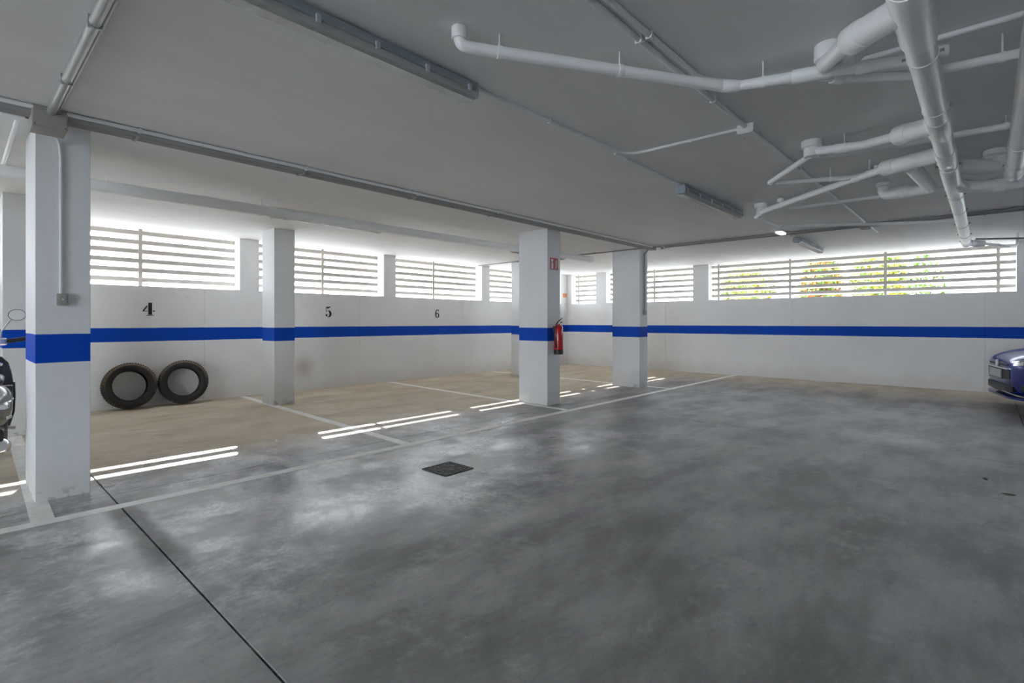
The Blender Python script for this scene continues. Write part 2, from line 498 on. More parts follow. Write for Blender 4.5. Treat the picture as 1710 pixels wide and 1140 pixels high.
openB = [(-6.4, -0.95, [-4.6, -2.8, -1.1]), (-0.389, 4.769, [-0.168, 1.418, 3.091, 4.613]), (5.142, 7.552, [6.244]), (7.876, 8.70, [8.60])]
wi = 1
for a, b_, p in openA: louvre(wi, 'X', a, b_, p); wi += 1
for a, b_, p in openB: louvre(wi, 'Y', a, b_, p); wi += 1

# daylight portals in the openings: they only guide the sampling of the sky, they give no light of their own
def portal(loc, rot, sx, sy):
    l = bpy.data.lights.new('portal', 'AREA'); l.shape = 'RECTANGLE'; l.size = sx; l.size_y = sy
    l.cycles.is_portal = True
    o = bpy.data.objects.new('portal', l); COL.objects.link(o); o.location = loc; o.rotation_euler = rot
for a, b_, _ in openA: portal(((a + b_) / 2, YW + WT + 0.02, (SILL + CZ) / 2), (-PI / 2, 0, 0), b_ - a, CZ - SILL)
for a, b_, _ in openB: portal((XW + WT + 0.02, (a + b_) / 2, (SILL + CZ) / 2), (PI / 2, 0, PI / 2), b_ - a, CZ - SILL)
portal((XL - WT - 0.02, (ENT0 + ENT1) / 2, CZ / 2), (PI / 2, 0, -PI / 2), ENT1 - ENT0, CZ)

# outside ground
gr = bpy.data.objects.new('garden_ground', None); COL.objects.link(gr); tag(gr, kind='structure')
box('paving', XL - 12, XW + WT, YW + WT, YW + 22, 0.9, 1.25, 'paving', gr)
box('paving', XW + WT, XW + 25, YF - 20, YW + 22, 0.9, 1.25, 'paving', gr)
box('paving', XL - 25, XL - WT, YF - 15, YW + WT - 0.01, -0.3, -0.01, 'paving', gr)

# ------------------------------------------------------------------ columns
def column(x0, x1, y0, y1, label):
    o = box('column', x0, x1, y0, y1, 0, CZ, 'column_paint', bev=0.004)
    return tag(o, label, 'column', 'painted concrete columns')
column(0.387, 0.675, 4.645, 5.27, 'nearest white concrete column with navy band and grey switch box')
column(5.81, 6.11, 4.635, 5.18, 'white blue-banded column carrying the red fire extinguisher')
column(8.51, 8.81, 4.645, 5.215, 'white blue-banded column with thin conduit running down, right of the extinguisher')
column(3.16, 3.46, 7.53, 7.95, 'slim white blue-banded column between the painted 4 and 5')
column(0.377, 0.665, 7.53, 7.90, 'white column near back wall, mostly hidden by the nearest column')
column(8.60, 8.90, 7.53, 7.90, 'white column near back wall, hidden behind the extinguisher column')

# ------------------------------------------------------------------ floor markings
def strip(name, p, q, w, label):
    p, q = Vector((p[0], p[1], 0)), Vector((q[0], q[1], 0))
    d = (q - p).normalized(); s = Vector((-d.y, d.x, 0)) * w / 2
    bm = bmesh.new()
    lo = [bm.verts.new(c + Vector((0, 0, 0.0002))) for c in (p - s, q - s, q + s, p + s)]
    hi = [bm.verts.new(v.co + Vector((0, 0, 0.0016))) for v in lo]
    bm.faces.new(list(reversed(lo))); bm.faces.new(hi)
    for k in range(4): bm.faces.new((lo[k], lo[(k + 1) % 4], hi[(k + 1) % 4], hi[k]))
    o = mesh_obj(name, bm, 'line_paint')
    return tag(o, label, 'line marking', 'painted bay lines')
strip('bay_line', (-5.0, 4.15), (12.0, 4.17), 0.10, 'long white painted line across the front of all the bays')
strip('bay_line', (3.205, 8.84), (3.045, 4.20), 0.10, 'white bay line running past the slim column to the back wall')
strip('bay_line', (5.975, 8.84), (5.70, 4.20), 0.10, 'white bay line ending beside the extinguisher column')
strip('bay_line', (8.93, 8.84), (8.80, 4.22), 0.10, 'white bay line beside the column with the thin conduit')
strip('bay_line', (0.50, 8.84), (0.385, 4.20), 0.11, 'white bay line passing under the nearest column')

# ------------------------------------------------------------------ wall numbers (stencilled, Bodoni style)
def stroke(bm, pts, widths, depth, z=0.0):
    """variable width stroke in the local XZ plane, with thickness along -Y"""
    L_, R_ = [], []
    for i, p in enumerate(pts):
        a = Vector(pts[max(i - 1, 0)]); c = Vector(pts[min(i + 1, len(pts) - 1)])
        d = (c - a).normalized(); n = Vector((-d.y, d.x)) * widths[i] / 2
        L_.append(Vector(p) + n); R_.append(Vector(p) - n)
    f0 = [bm.verts.new((v.x, -depth, v.y)) for v in L_]; f1 = [bm.verts.new((v.x, -depth, v.y)) for v in R_]
    b0 = [bm.verts.new((v.x, 0, v.y)) for v in L_]; b1 = [bm.verts.new((v.x, 0, v.y)) for v in R_]
    for i in range(len(pts) - 1):
        bm.faces.new((f0[i], f0[i + 1], f1[i + 1], f1[i])); bm.faces.new((b0[i], b1[i], b1[i + 1], b0[i + 1]))
        bm.faces.new((f0[i], b0[i], b0[i + 1], f0[i + 1])); bm.faces.new((f1[i], f1[i + 1], b1[i + 1], b1[i]))
    bm.faces.new((f0[0], f1[0], b1[0], b0[0])); bm.faces.new((f0[-1], b0[-1], b1[-1], f1[-1]))
def arc(cx, cy, rx, ry, a0, a1, n=22):
    return [(cx + rx * math.cos(math.radians(a0 + (a1 - a0) * k / n)), cy + ry * math.sin(math.radians(a0 + (a1 - a0) * k / n))) for k in range(n + 1)]
def digit(ch, x, label):
    D = 0.0015
    bm = bmesh.new()
    if ch == '4':
        stroke(bm, [(0.022, 0.012), (0.022, 0.185)], [0.046, 0.046], D)
        stroke(bm, [(-0.025, 0.003), (0.068, 0.003)], [0.008, 0.008], D)
        stroke(bm, [(-0.068, 0.064), (-0.010, 0.064)], [0.008, 0.008], D)
        stroke(bm, [(0.052, 0.064), (0.078, 0.066)], [0.010, 0.018], D)
        stroke(bm, [(-0.062, 0.066), (-0.012, 0.140)], [0.020, 0.014], D)
    elif ch == '5':
        stroke(bm, [(-0.038, 0.176), (0.0, 0.168), (0.045, 0.186)], [0.024, 0.034, 0.012], D)
        stroke(bm, [(-0.038, 0.10), (-0.038, 0.18)], [0.010, 0.010], D)
        a = arc(0.0, 0.058, 0.044, 0.058, 150, -145)
        stroke(bm, a, [0.006 + 0.038 * max(0, math.cos(math.radians(150 - 295 * k / 22))) for k in range(23)], D)
        stroke(bm, arc(-0.032, 0.032, 0.010, 0.010, 0, 360, 12), [0.02] * 13, D)
    else:
        a = arc(0.0, 0.055, 0.038, 0.053, 0, 360, 30)
        stroke(bm, a, [0.007 + 0.028 * abs(math.cos(2 * PI * k / 30)) for k in range(31)], D)
        b_ = arc(0.012, 0.085, 0.052, 0.098, 185, 75, 16)
        stroke(bm, b_, [0.034 - 0.026 * k / 16 for k in range(17)], D)
        stroke(bm, arc(0.032, 0.158, 0.009, 0.009, 0, 360, 12), [0.018] * 13, D)
    o = mesh_obj('painted_number', bm, 'digit_black')
    o.location = (x, YW - 0.0005, 1.293)
    return tag(o, label, 'number', 'painted bay numbers')
digit('4', 1.935, 'black stencilled number 4 on white back wall above the tyres')
digit('5', 4.686, 'black stencilled number 5 on back wall right of slim column')
digit('6', 7.232, 'black stencilled number 6 on back wall left of extinguisher column')

# ------------------------------------------------------------------ tyres
def tyre(x, label, spin, yaw):
    t = thing('tyre', label, 'tyre', (x, 8.700, 0.3215), group='tyres leaning on the back wall')
    t.rotation_euler = (-math.radians(9), 0, -math.radians(yaw))
    R, r0, w = 0.31, 0.203, 0.095
    prof = [(r0, -0.070), (r0 + 0.012, -0.082), (r0 + 0.05, -0.095), (R - 0.045, -0.094), (R - 0.034, -0.0915)]
    side = lathe('sidewall', prof + [(R - 0.04, -0.075), (r0 + 0.05, -0.085), (r0 + 0.012, -0.070)], 'rubber', t, 48, axis='Y', closed=True)
    prof2 = [(r, -h) for r, h in prof + [(R - 0.04, -0.075), (r0 + 0.05, -0.085), (r0 + 0.012, -0.070)]]
    lathe('sidewall', prof2, 'rubber', t, 48, axis='Y', closed=True)
    tread = [(R - 0.034, -0.0915), (R - 0.014, -0.083), (R - 0.003, -0.062)]
    for k in range(4):
        c = -0.045 + k * 0.03
        tread += [(R, c - 0.011), (R, c + 0.008), (R - 0.008, c + 0.010), (R - 0.008, c + 0.016)]
    tread += [(R - 0.003, 0.062), (R - 0.014, 0.083), (R - 0.034, 0.0915), (R - 0.036, 0.07), (R - 0.020, 0.055), (R - 0.020, -0.055), (R - 0.036, -0.07)]
    lathe('tread', tread, 'rubber_dusty', t, 48, axis='Y', closed=True)
    bm = bmesh.new()
    for k in range(60):
        a = 2 * PI * k / 60
        for s in (-1, 1):
            m = Matrix.Rotation(a, 4, 'Y') @ Matrix.Translation((0, s * 0.068, R - 0.006))
            r = bmesh.ops.create_cube(bm, size=1.0, matrix=m @ Matrix.Diagonal((0.016, 0.03, 0.016, 1)))
    lug = mesh_obj('shoulder_lugs', bm, 'rubber_dusty', t); lug['kind'] = 'stuff'
    lathe('bead', [(r0, -0.082), (r0 + 0.008, -0.088), (r0 + 0.014, -0.084), (r0 + 0.006, -0.074)], 'rubber', t, 48, axis='Y', closed=True)
    lathe('bead', [(r0, 0.082), (r0 + 0.008, 0.088), (r0 + 0.014, 0.084), (r0 + 0.006, 0.074)], 'rubber', t, 48, axis='Y', closed=True)
tyre(1.685, 'dusty black car tyre leaning on back wall, next to nearest column', 0.3, 2)
tyre(2.335, 'dusty black car tyre leaning on back wall, nearer the slim column', 1.1, 9)

# ------------------------------------------------------------------ floor grate
gx, gy = 2.758, 3.24
gt = thing('drain_grate', 'square black cast iron drain grate set in the concrete floor', 'drain grate', (gx, gy, 0))
S = 0.148
for (a, b_, c, d) in ((-S, S, -S, -S + 0.014), (-S, S, S - 0.014, S), (-S, -S + 0.014, -S + 0.014, S - 0.014), (S - 0.014, S, -S + 0.014, S - 0.014)):
    box('frame', a, b_, c, d, 0.0005, 0.007, 'cast_iron', gt)
box('pit', -S + 0.01, S - 0.01, -S + 0.01, S - 0.01, 0.0004, 0.0010, 'grate_dirt', gt)
for k in range(1, 8):
    p = -S + k * 2 * S / 8
    box('bar', p - 0.006, p + 0.006, -S + 0.014, S - 0.014, 0.001, 0.0062, 'cast_iron', gt)
    box('bar', -S + 0.014, S - 0.014, p - 0.006, p + 0.006, 0.001, 0.0058, 'cast_iron', gt)

# ------------------------------------------------------------------ fire extinguisher and its sign
ex = thing('fire_extinguisher', 'red fire extinguisher with black base hung on the column', 'extinguisher', (5.955, 4.545, 0))
eb = lathe('cylinder', [(0.0, 0.775), (0.064, 0.775), (0.067, 0.79), (0.067, 1.10), (0.058, 1.135), (0.035, 1.155), (0.020, 1.16), (0.020, 1.175), (0.0, 1.175)], 'ext_red', ex, 32)
lathe('base_skirt', [(0.0, 0.735), (0.066, 0.735), (0.070, 0.745), (0.070, 0.80), (0.066, 0.806), (0.0, 0.806)], 'black_plastic', ex, 32)
lathe('valve', [(0.0, 1.17), (0.016, 1.17), (0.016, 1.20), (0.011, 1.205), (0.011, 1.222), (0.0, 1.222)], 'brass', ex, 16)
tube('lever', [(-0.035, -0.005, 1.195), (0.0, -0.005, 1.215), (0.03, -0.012, 1.235), (0.058, -0.02, 1.262)], 0.008, 'black_plastic', ex, 0.03, 8)
tube('carry_handle', [(-0.01, 0, 1.185), (0.03, -0.01, 1.192), (0.06, -0.02, 1.20)], 0.007, 'black_plastic', ex, 0.03, 8)
tube('hose', [(-0.012, 0, 1.19), (-0.06, -0.01, 1.185), (-0.098, -0.01, 1.10), (-0.100, -0.01, 0.95), (-0.082, -0.015, 0.865)], 0.0095, 'black_plastic', ex, 0.05, 10)
tube('nozzle', [(-0.083, -0.015, 0.87), (-0.073, -0.02, 0.83)], 0.013, 'black_plastic', ex, 0, 10)
box('hose_clip', -0.105, -0.06, -0.02, 0.01, 0.955, 0.972, 'black_plastic', ex)
box('wall_bracket', -0.02, 0.02, 0.055, 0.089, 1.06, 1.14, 'steel_dark', ex)
lathe('gauge', [(0.0, -0.012), (0.013, -0.012), (0.014, 0.0), (0.0, 0.0)], 'sign_white', ex, 14, center=(-0.012, -0.016, 1.19), axis='Y')
# printed label: rows of white print wrapped round the cylinder
def wrap_patch(bm, a0, a1, z0, z1, r):
    n = max(2, int((a1 - a0) / 0.12) + 1)
    vs_ = []
    for k in range(n + 1):
        a = a0 + (a1 - a0) * k / n
        vs_.append([bm.verts.new((rr * math.cos(a), rr * math.sin(a), z)) for rr in (r, r + 0.0006) for z in (z0, z1)])
    for u, w in zip(vs_, vs_[1:]):
        bm.faces.new((u[2], w[2], w[3], u[3])); bm.faces.new((u[0], u[1], w[1], w[0]))
        bm.faces.new((u[1], u[3], w[3], w[1])); bm.faces.new((u[0], w[0], w[2], u[2]))
    for u in (vs_[0], vs_[-1]): bm.faces.new((u[0], u[1], u[3], u[2]))
bm = bmesh.new()
rr_ = random.Random(3)
for col_a, hgt in ((-1.15, 0.20), (-0.72, 0.17)):
    zc = 0.86
    while zc < 0.86 + hgt:
        h = rr_.uniform(0.008, 0.02)
        wrap_patch(bm, col_a - rr_.uniform(0.06, 0.14), col_a + rr_.uniform(0.06, 0.14), zc, zc + h, 0.0671)
        zc += h + rr_.uniform(0.005, 0.012)
lo = mesh_obj('print', bm, 'sign_white', eb); lo['kind'] = 'stuff'; lo['label'] = 'white printed instructions on red cylinder'

sg = thing('extinguisher_sign', 'small red and white extinguisher sign high on the column', 'sign', (5.963, 4.634, 2.047))
box('plate', -0.092, 0.092, -0.004, -0.0005, -0.086, 0.086, 'sign_red', sg)
box('pictogram_body', -0.066, -0.026, -0.0055, -0.0041, -0.07, 0.015, 'sign_white', sg)
lathe('pictogram_head', [(0.0, -0.0055), (0.021, -0.0055), (0.021, -0.0041), (0.0, -0.0041)], 'sign_white', sg, 18, center=(-0.046, 0, 0.045), axis='Y')
bm = bmesh.new(); stroke(bm, [(-0.066, 0.02), (-0.07, 0.05), (-0.055, 0.075)], [0.006, 0.006, 0.008], 0.0014); o = mesh_obj('pictogram_hose', bm, 'sign_white', sg); o.location = (0, -0.0041, 0)
for k in range(4):
    bm = bmesh.new()
    z0 = -0.07 + k * 0.03
    stroke(bm, [(0.022, z0), (0.040, z0 + 0.012), (0.048, z0 + 0.026), (0.070, z0 + 0.050)], [0.004, 0.009, 0.008, 0.003], 0.0014)
    o = mesh_obj('pictogram_flame', bm, 'sign_white', sg); o.location = (0, -0.0041, 0)

og = thing('orange_tag', 'tiny orange card hanging in the far corner of the back wall', 'tag', (11.88, YW, 1.96))
box('card', -0.075, 0.075, -0.008, -0.001, -0.06, 0.055, 'orange', og)
box('stripe', -0.02, 0.0, -0.0095, -0.0081, -0.05, 0.045, 'sign_white', og)
tube('string', [(0, -0.004, 0.055), (0, -0.003, 0.16)], 0.003, 'sign_white', og, n=6)

# ------------------------------------------------------------------ conduits
def conduit(name, label, pts, r, mat='conduit_white', clips=(), fil=0.06, group='ceiling conduits'):
    c = thing(name, label, 'conduit', (0, 0, 0), group=group)
    tube('tube', pts, r, mat, c, fil, 12)
    for (x, y, z, ax) in clips:
        if ax == 'X': prism('clip', [(y - r - 0.003, z + r + 0.001), (y - r - 0.002, z - r - 0.003), (y + r + 0.002, z - r - 0.003), (y + r + 0.003, z + r + 0.001)], 'X', x - 0.008, x + 0.008, mat, c)
        elif ax == 'Y': prism('clip', [(x - r - 0.003, z + r + 0.001), (x - r - 0.002, z - r - 0.003), (x + r + 0.002, z - r - 0.003), (x + r + 0.003, z + r + 0.001)], 'Y', y - 0.008, y + 0.008, mat, c)
    return c
zc = CZ - 0.022
for k, (yy, r_, m_, lab) in enumerate(((4.345, 0.014, 'conduit_white', 'pale thin conduit, front one of the bundle along the column tops'),
                                       (4.390, 0.024, 'conduit_grey', 'thick grey conduit, second of the bundle along the column tops'),
                                       (4.444, 0.024, 'conduit_grey', 'thick grey conduit, third of the bundle along the column tops'),
                                       (4.496, 0.022, 'conduit_grey', 'grey conduit, rearmost of the bundle along the column tops'))):
    conduit('conduit', lab, [(-5, yy, CZ - r_ - 0.003), (8.42, yy, CZ - r_ - 0.003)], r_, m_,
            [(x, yy, CZ - r_ - 0.003, 'X') for x in (-1.0, 0.9, 2.1, 3.3, 4.5, 5.7, 6.9, 8.1)])
conduit('conduit', 'galvanised tube running from the grey box over the nearest column', [(0.436, -2, CZ - .027), (0.436, 4.33, CZ - .027)], 0.024, 'galvanised', [(0.436, y, CZ - .026, 'Y') for y in (2.9, 3.7)])
conduit('conduit', 'thinner bright tube beside the galvanised tube over the nearest column', [(0.469, -2, CZ - .012), (0.469, 4.33, CZ - .012)], 0.009, 'galvanised')
bxg = thing('junction_box', 'grey square junction box on top of the nearest column', 'junction box', (0.432, 4.38, CZ))
box('body', -0.085, 0.085, -0.045, 0.15, -0.130, 0.0, 'box_grey', bxg, bev=0.003)
box('lid', -0.080, 0.080, -0.049, -0.0451, -0.124, -0.006, 'box_grey', bxg, bev=0.001)
for sx in (-0.05, 0.045): lathe('knockout', [(0, -0.0025), (0.012, -0.0025), (0.012, 0), (0, 0)], 'box_grey', bxg, 14, center=(sx, -0.0491, -0.022), axis='Y')
for sx in (-0.078, 0.078): lathe('screw', [(0, -0.0025), (0.004, -0.0025), (0.004, 0), (0, 0)], 'steel_dark', bxg, 10, center=(sx * 0.93, -0.0491, -0.118), axis='Y')
bxw = thing('junction_box', 'white junction box at left edge beside the grey one', 'junction box', (0.275, 4.56, CZ))
box('body', -0.055, 0.055, -0.05, 0.05, -0.05, 0.0, 'conduit_white', bxw, bev=0.004)
box('lid', -0.05, 0.05, -0.054, -0.0501, -0.046, -0.004, 'conduit_white', bxw, bev=0.001)
tube('cable_gland', [(0.055, 0, -0.025), (0.10, 0, -0.025)], 0.012, 'steel_dark', bxw, n=10)
conduit('conduit', 'short white conduit behind the nearest column heading to back wall', [(0.305, 4.61, CZ - .018), (0.312, 6.9, CZ - .018)], 0.014)
# down-conduit and switch on the nearest column
sw = thing('light_switch', 'small grey switch box on the nearest column face', 'switch', (0.522, 4.645, 1.353))
box('body', -0.030, 0.030, -0.034, -0.0005, -0.040, 0.040, 'box_grey', sw, bev=0.004)
box('rocker', -0.018, 0.018, -0.039, -0.0341, -0.024, 0.024, 'box_grey', sw, bev=0.002)
lathe('pilot_lamp', [(0, -0.0415), (0.005, -0.0415), (0.005, -0.039), (0, -0.039)], 'sign_white', sw, 10, center=(0, 0, 0), axis='Y')
conduit('conduit', 'thin painted conduit dropping down the nearest column to the switch', [(0.46, 4.54, CZ - .10), (0.505, 4.632, CZ - .12), (0.515, 4.633, CZ - .22), (0.515, 4.633, 1.394)], 0.0085, 'conduit_white', fil=0.05, group='column conduits')
cc = conduit('conduit', 'grey conduit dropping down the far column to a socket box', [(8.665, 4.56, CZ - .03), (8.665, 4.624, CZ - .09), (8.665, 4.624, 1.41)], 0.016, 'conduit_grey', fil=0.05, group='column conduits')
sk = thing('socket_box', 'small grey socket box low on the far column conduit', 'socket box', (8.668, 4.645, 1.37))
box('body', -0.038, 0.038, -0.042, -0.0005, -0.04, 0.04, 'box_grey', sk, bev=0.005)
box('cover', -0.030, 0.030, -0.047, -0.0421, -0.03, 0.03, 'conduit_grey', sk, bev=0.002)
bx4 = thing('junction_box', 'small junction box where conduits meet above the far column', 'junction box', (8.50, 4.42, CZ))
box('body', -0.07, 0.10, -0.06, 0.06, -0.055, 0.0, 'box_grey', bx4, bev=0.004)
box('lid', -0.06, 0.09, -0.05, 0.05, -0.060, -0.0551, 'box_grey', bx4, bev=0.001)
bx5 = thing('junction_box', 'white junction box just right of the far column top', 'junction box', (8.72, 4.26, CZ))
box('body', -0.06, 0.06, -0.06, 0.06, -0.05, 0.0, 'conduit_white', bx5, bev=0.004)
box('lid', -0.052, 0.052, -0.052, 0.052, -0.054, -0.0501, 'conduit_white', bx5, bev=0.001)
tube('cable_gland', [(-0.06, 0, -0.025), (-0.11, 0, -0.025)], 0.012, 'steel_dark', bx5, n=10)
conduit('conduit', 'grey conduit crossing ceiling from far column towards right edge', [(8.48, 4.36, CZ - .018), (8.48, -5, CZ - .018)], 0.015, 'conduit_grey', [(8.48, y, CZ - .018, 'Y') for y in (3.4, 2.4, 1.6, 0.8, 0.0)])
conduit('conduit', 'second grey conduit beside it, from the far column to right edge', [(8.60, 4.20, CZ - .018), (8.60, -5, CZ - .018)], 0.015, 'conduit_grey', [(8.60, y, CZ - .018, 'Y') for y in (3.4, 2.4, 1.6, 0.8, 0.0)])
conduit('conduit', 'thin grey conduit from the far column back to the window wall', [(8.48, 4.48, CZ - .016), (8.48, YW - .003, CZ - .016)], 0.012, 'conduit_grey', [(8.48, y, CZ - .016, 'Y') for y in (5.6, 6.6, 7.6)])
# lamp-line conduits
conduit('conduit', 'white conduit leaving the nearest ceiling lamp and bending to white box', [(2.02, 2.15, CZ - .014), (3.68, 2.12, CZ - .014), (3.70, 1.255, CZ - .014)], 0.011, fil=0.18,
        clips=[(2.7, 2.137, CZ - .014, 'X'), (3.70, 1.6, CZ - .014, 'Y')])
conduit('conduit', 'short white conduit feeding the middle ceiling lamp', [(3.58, 2.17, CZ - .014), (4.82, 2.19, CZ - .014)], 0.011, clips=[(3.75, 2.172, CZ - .014, 'X'), (4.3, 2.182, CZ - .014, 'X')])
conduit('conduit', 'white conduit from ceiling into white box, passing over slim waste pipe', [(0.6, 1.205, CZ - .017), (3.66, 1.205, CZ - .017)], 0.015, clips=[(x, 1.205, CZ - .017, 'X') for x in (2.2, 3.1)])
conduit('conduit', 'white conduit beside it that bends off along slim waste pipe', [(0.6, 1.150, CZ - .017), (2.80, 1.150, CZ - .017), (3.04, 0.95, CZ - .017), (3.14, 0.45, CZ - .017), (3.145, -3, CZ - .017)], 0.014, fil=0.2, clips=[(2.2, 1.150, CZ - .017, 'X')])
conduit('conduit', 'long white conduit running diagonally on from the white box', [(3.78, 1.197, CZ - .016), (9.32, 1.18, CZ - .016)], 0.013, clips=[(x, 1.19, CZ - .016, 'X') for x in (5.0, 6.3, 7.7)])
bw = thing('junction_box', 'white junction box in the middle of the ceiling where conduits cross', 'junction box', (3.72, 1.205, CZ))
box('body', -0.06, 0.06, -0.055, 0.055, -0.055, 0.0, 'conduit_white', bw, bev=0.004)
box('lid', -0.054, 0.054, -0.049, 0.049, -0.061, -0.0551, 'conduit_white', bw, bev=0.002)
for sx in (-0.045, 0.045): lathe('screw', [(0, -0.002), (0.004, -0.002), (0.004, 0), (0, 0)], 'steel_dark', bw, 8, center=(sx, 0.04, -0.0611))
bw2 = thing('junction_box', 'small grey box beside the far ceiling conduits near right windows', 'junction box', (8.54, 1.22, CZ))
box('body', -0.10, 0.12, -0.05, 0.06, -0.06, -0.034, 'box_grey', bw2, bev=0.004)
box('lid', -0.09, 0.11, -0.04, 0.05, -0.064, -0.0601, 'box_grey', bw2, bev=0.001)

# ------------------------------------------------------------------ fluorescent ceiling lamps
def lamp(x0, y, length, label):
    t = thing('ceiling_lamp', label, 'ceiling lamp', (x0, y, CZ), group='unlit batten lamps')
    Lh = length
    ho = prism('housing', [(-0.045, -0.012), (-0.052, -0.055), (0.052, -0.055), (0.045, -0.012)], 'X', 0.0, Lh, 'housing_grey', t)
    dif = [(-0.054, -0.0555), (-0.056, -0.066), (-0.048, -0.092), (-0.030, -0.104), (0.030, -0.104), (0.048, -0.092), (0.056, -0.066), (0.054, -0.0555)]
    prism('diffuser', dif, 'X', 0.006, Lh - 0.006, 'clear_plastic', t)
    for s in (-1, 1): tube('lamp_tube', [(0.04, s * 0.024, -0.075), (Lh - 0.04, s * 0.024, -0.075)], 0.012, 'lamp_tube', t, n=10)
    k = 0.06
    while k < Lh:
        for s in (-1, 1):
            box('clip', k - 0.011, k + 0.011, s * 0.057 - 0.006, s * 0.057 + 0.006, -0.075, -0.038, 'clip_plastic', t, bev=0.002)
        k += (Lh - 0.12) / 5
    for ax in (0.0, Lh):
        prism('end_cap', [(-0.050, -0.010), (-0.056, -0.060), (-0.048, -0.094), (0.048, -0.094), (0.056, -0.060), (0.050, -0.010)], 'X', ax - 0.008, ax + 0.008, 'housing_grey', t)
    for bx_ in (0.25, Lh - 0.25):
        box('bracket', bx_ - 0.02, bx_ + 0.02, -0.03, 0.03, -0.0118, -0.0005, 'steel_dark', t)
    return t
lamp(0.42, 2.15, 1.58, 'unlit fluorescent batten lamp nearest the camera')
lamp(4.83, 2.20, 1.62, 'unlit fluorescent batten lamp in the middle of the ceiling')
lamp(9.07, 2.20, 1.60, 'unlit fluorescent batten lamp furthest away before the right windows')
lamp(2.60, 6.27, 1.50, 'fluorescent batten lamp half hidden behind the long rear pipe, left one')
lamp(6.83, 6.24, 1.50, 'fluorescent batten lamp behind the long rear pipe, near extinguisher column')
el = thing('emergency_light', 'small white ceiling light glowing left of the furthest batten lamp', 'ceiling lamp', (8.28, 2.22, CZ))
box('base', -0.14, 0.14, -0.05, 0.05, -0.03, -0.0005, 'conduit_white', el, bev=0.006)
box('diffuser', -0.13, 0.13, -0.042, 0.042, -0.055, -0.0301, 'lit_diffuser', el, bev=0.01)
conduit('conduit', 'short grey conduit between emergency light and furthest batten lamp', [(8.43, 2.2, CZ - .012), (9.06, 2.2, CZ - .012)], 0.010, 'conduit_grey')

# ------------------------------------------------------------------ drain pipes
def pipe(name, label, runs, collars=(), clamps=(), mat='pvc_white', group='white drain pipes', cat='pipe'):
    """runs: (points, radius, bend); collars: (p, q, radius); clamps: (x, y, z, r, dir) ring with threaded rod to the ceiling"""
    t = thing(name, label, cat, (0, 0, 0), group=group)
    for pts, r, fil in runs: tube('run', pts, r, mat, t, fil, 20)
    for p, q, r in collars:
        p, q = Vector(p), Vector(q); d = (q - p)
        bm = bmesh.new(); add_tube(bm, [p, p + d * 0.06, p + d * 0.94, q], r, 20, radii=[r * 0.93, r, r, r * 0.93])
        mesh_obj('collar', bm, mat, t, smooth=True)
    for x, y, z, r, d in clamps:
        dv = Vector(d).normalized() * 0.010
        c = Vector((x, y, z))
        k = tube('clamp', [c - dv, c + dv], r + 0.004, 'conduit_white' if r > 0.04 else mat, t, n=20)
        tube('rod', [(x, y, z + r), (x, y, CZ - 0.002)], 0.004, 'conduit_white' if r < 0.04 else 'galvanised', k, n=6)
        if r > 0.04:
            sd = Vector((-dv.y, dv.x, 0)).normalized()
            for s in (-1, 1):
                e = c + sd * s * (r + 0.014)
                tube('lug', [e - sd * s * 0.012, e + sd * s * 0.004], 0.007, 'box_grey', k, n=6)
    return t
R11, R5, R4 = 0.055, 0.0265, 0.021
MZ, MY = 2.36, 0.20
pipe('drain_pipe', 'thick white main drain pipe running away under ceiling at right',
     [([(-2.5, MY, MZ), (10.15, MY, MZ)], R11, 0)],
     [((2.22, MY, MZ), (2.70, MY, MZ), 0.064), ((3.78, MY, MZ), (4.12, MY, MZ), 0.062), ((4.52, MY, MZ), (4.86, MY, MZ), 0.062), ((5.1, MY, MZ), (5.9, MY, MZ), 0.060), ((10.02, MY, MZ), (10.2, MY, MZ), 0.060)],
     [(x, MY, MZ, R11 + (0.005 if 5.1 < x < 5.9 else 0), (1, 0, 0)) for x in (1.4, 2.86, 3.6, 5.0, 6.2, 7.05, 8.08, 9.07, 9.85)])
pipe('branch_pipe', 'white branch pipe with fat reducer joining the main drain nearest camera',
     [([(2.89, 0.562, CZ - .002), (2.885, 0.565, 2.455), (2.84, 0.57, 2.435), (2.56, 0.39, 2.40)], 0.036, 0.05), ([(2.58, 0.40, 2.40), (2.40, 0.22, 2.365)], 0.056, 0)],
     [((2.89, 0.562, CZ - .001), (2.89, 0.562, CZ - .075), 0.062), ((2.61, 0.425, 2.403), (2.54, 0.365, 2.39), 0.060)])
pipe('waste_pipe', 'slim white waste pipe hanging across the ceiling with capped elbow end',
     [([(1.58, 1.775, CZ - .002), (1.58, 1.775, 2.465), (2.80, 1.00, 2.445), (2.90, 0.61, 2.43), (3.01, 0.29, 2.42), (3.03, 0.12, 2.42)], R5, 0.05)],
     [((1.58, 1.775, CZ - .001), (1.58, 1.775, CZ - .055), 0.036), ((2.76, 1.027, 2.446), (2.815, 0.955, 2.444), 0.031), ((2.872, 0.72, 2.434), (2.915, 0.555, 2.429), 0.034), ((2.955, 0.46, 2.424), (2.975, 0.40, 2.423), 0.031)],
     [(1.74, 1.674, 2.462, R5, (0.84, -0.53, 0)), (2.26, 1.343, 2.454, R5, (0.84, -0.53, 0)), (2.84, 0.845, 2.438, R5, (.25, -.97, 0))])
pipe('waste_pipe', 'slim white waste pipe passing behind main drain to right edge, near camera',
     [([(2.93, 0.62, 2.43), (3.05, 0.53, 2.43), (3.25, 0.27, 2.43), (3.33, -0.13, 2.435), (3.34, -1.6, 2.44)], 0.022, 0.08)],
     [((3.0, 0.57, 2.43), (3.05, 0.53, 2.43), 0.029)], [(3.325, -0.06, 2.435, 0.022, (0, 1, 0))])
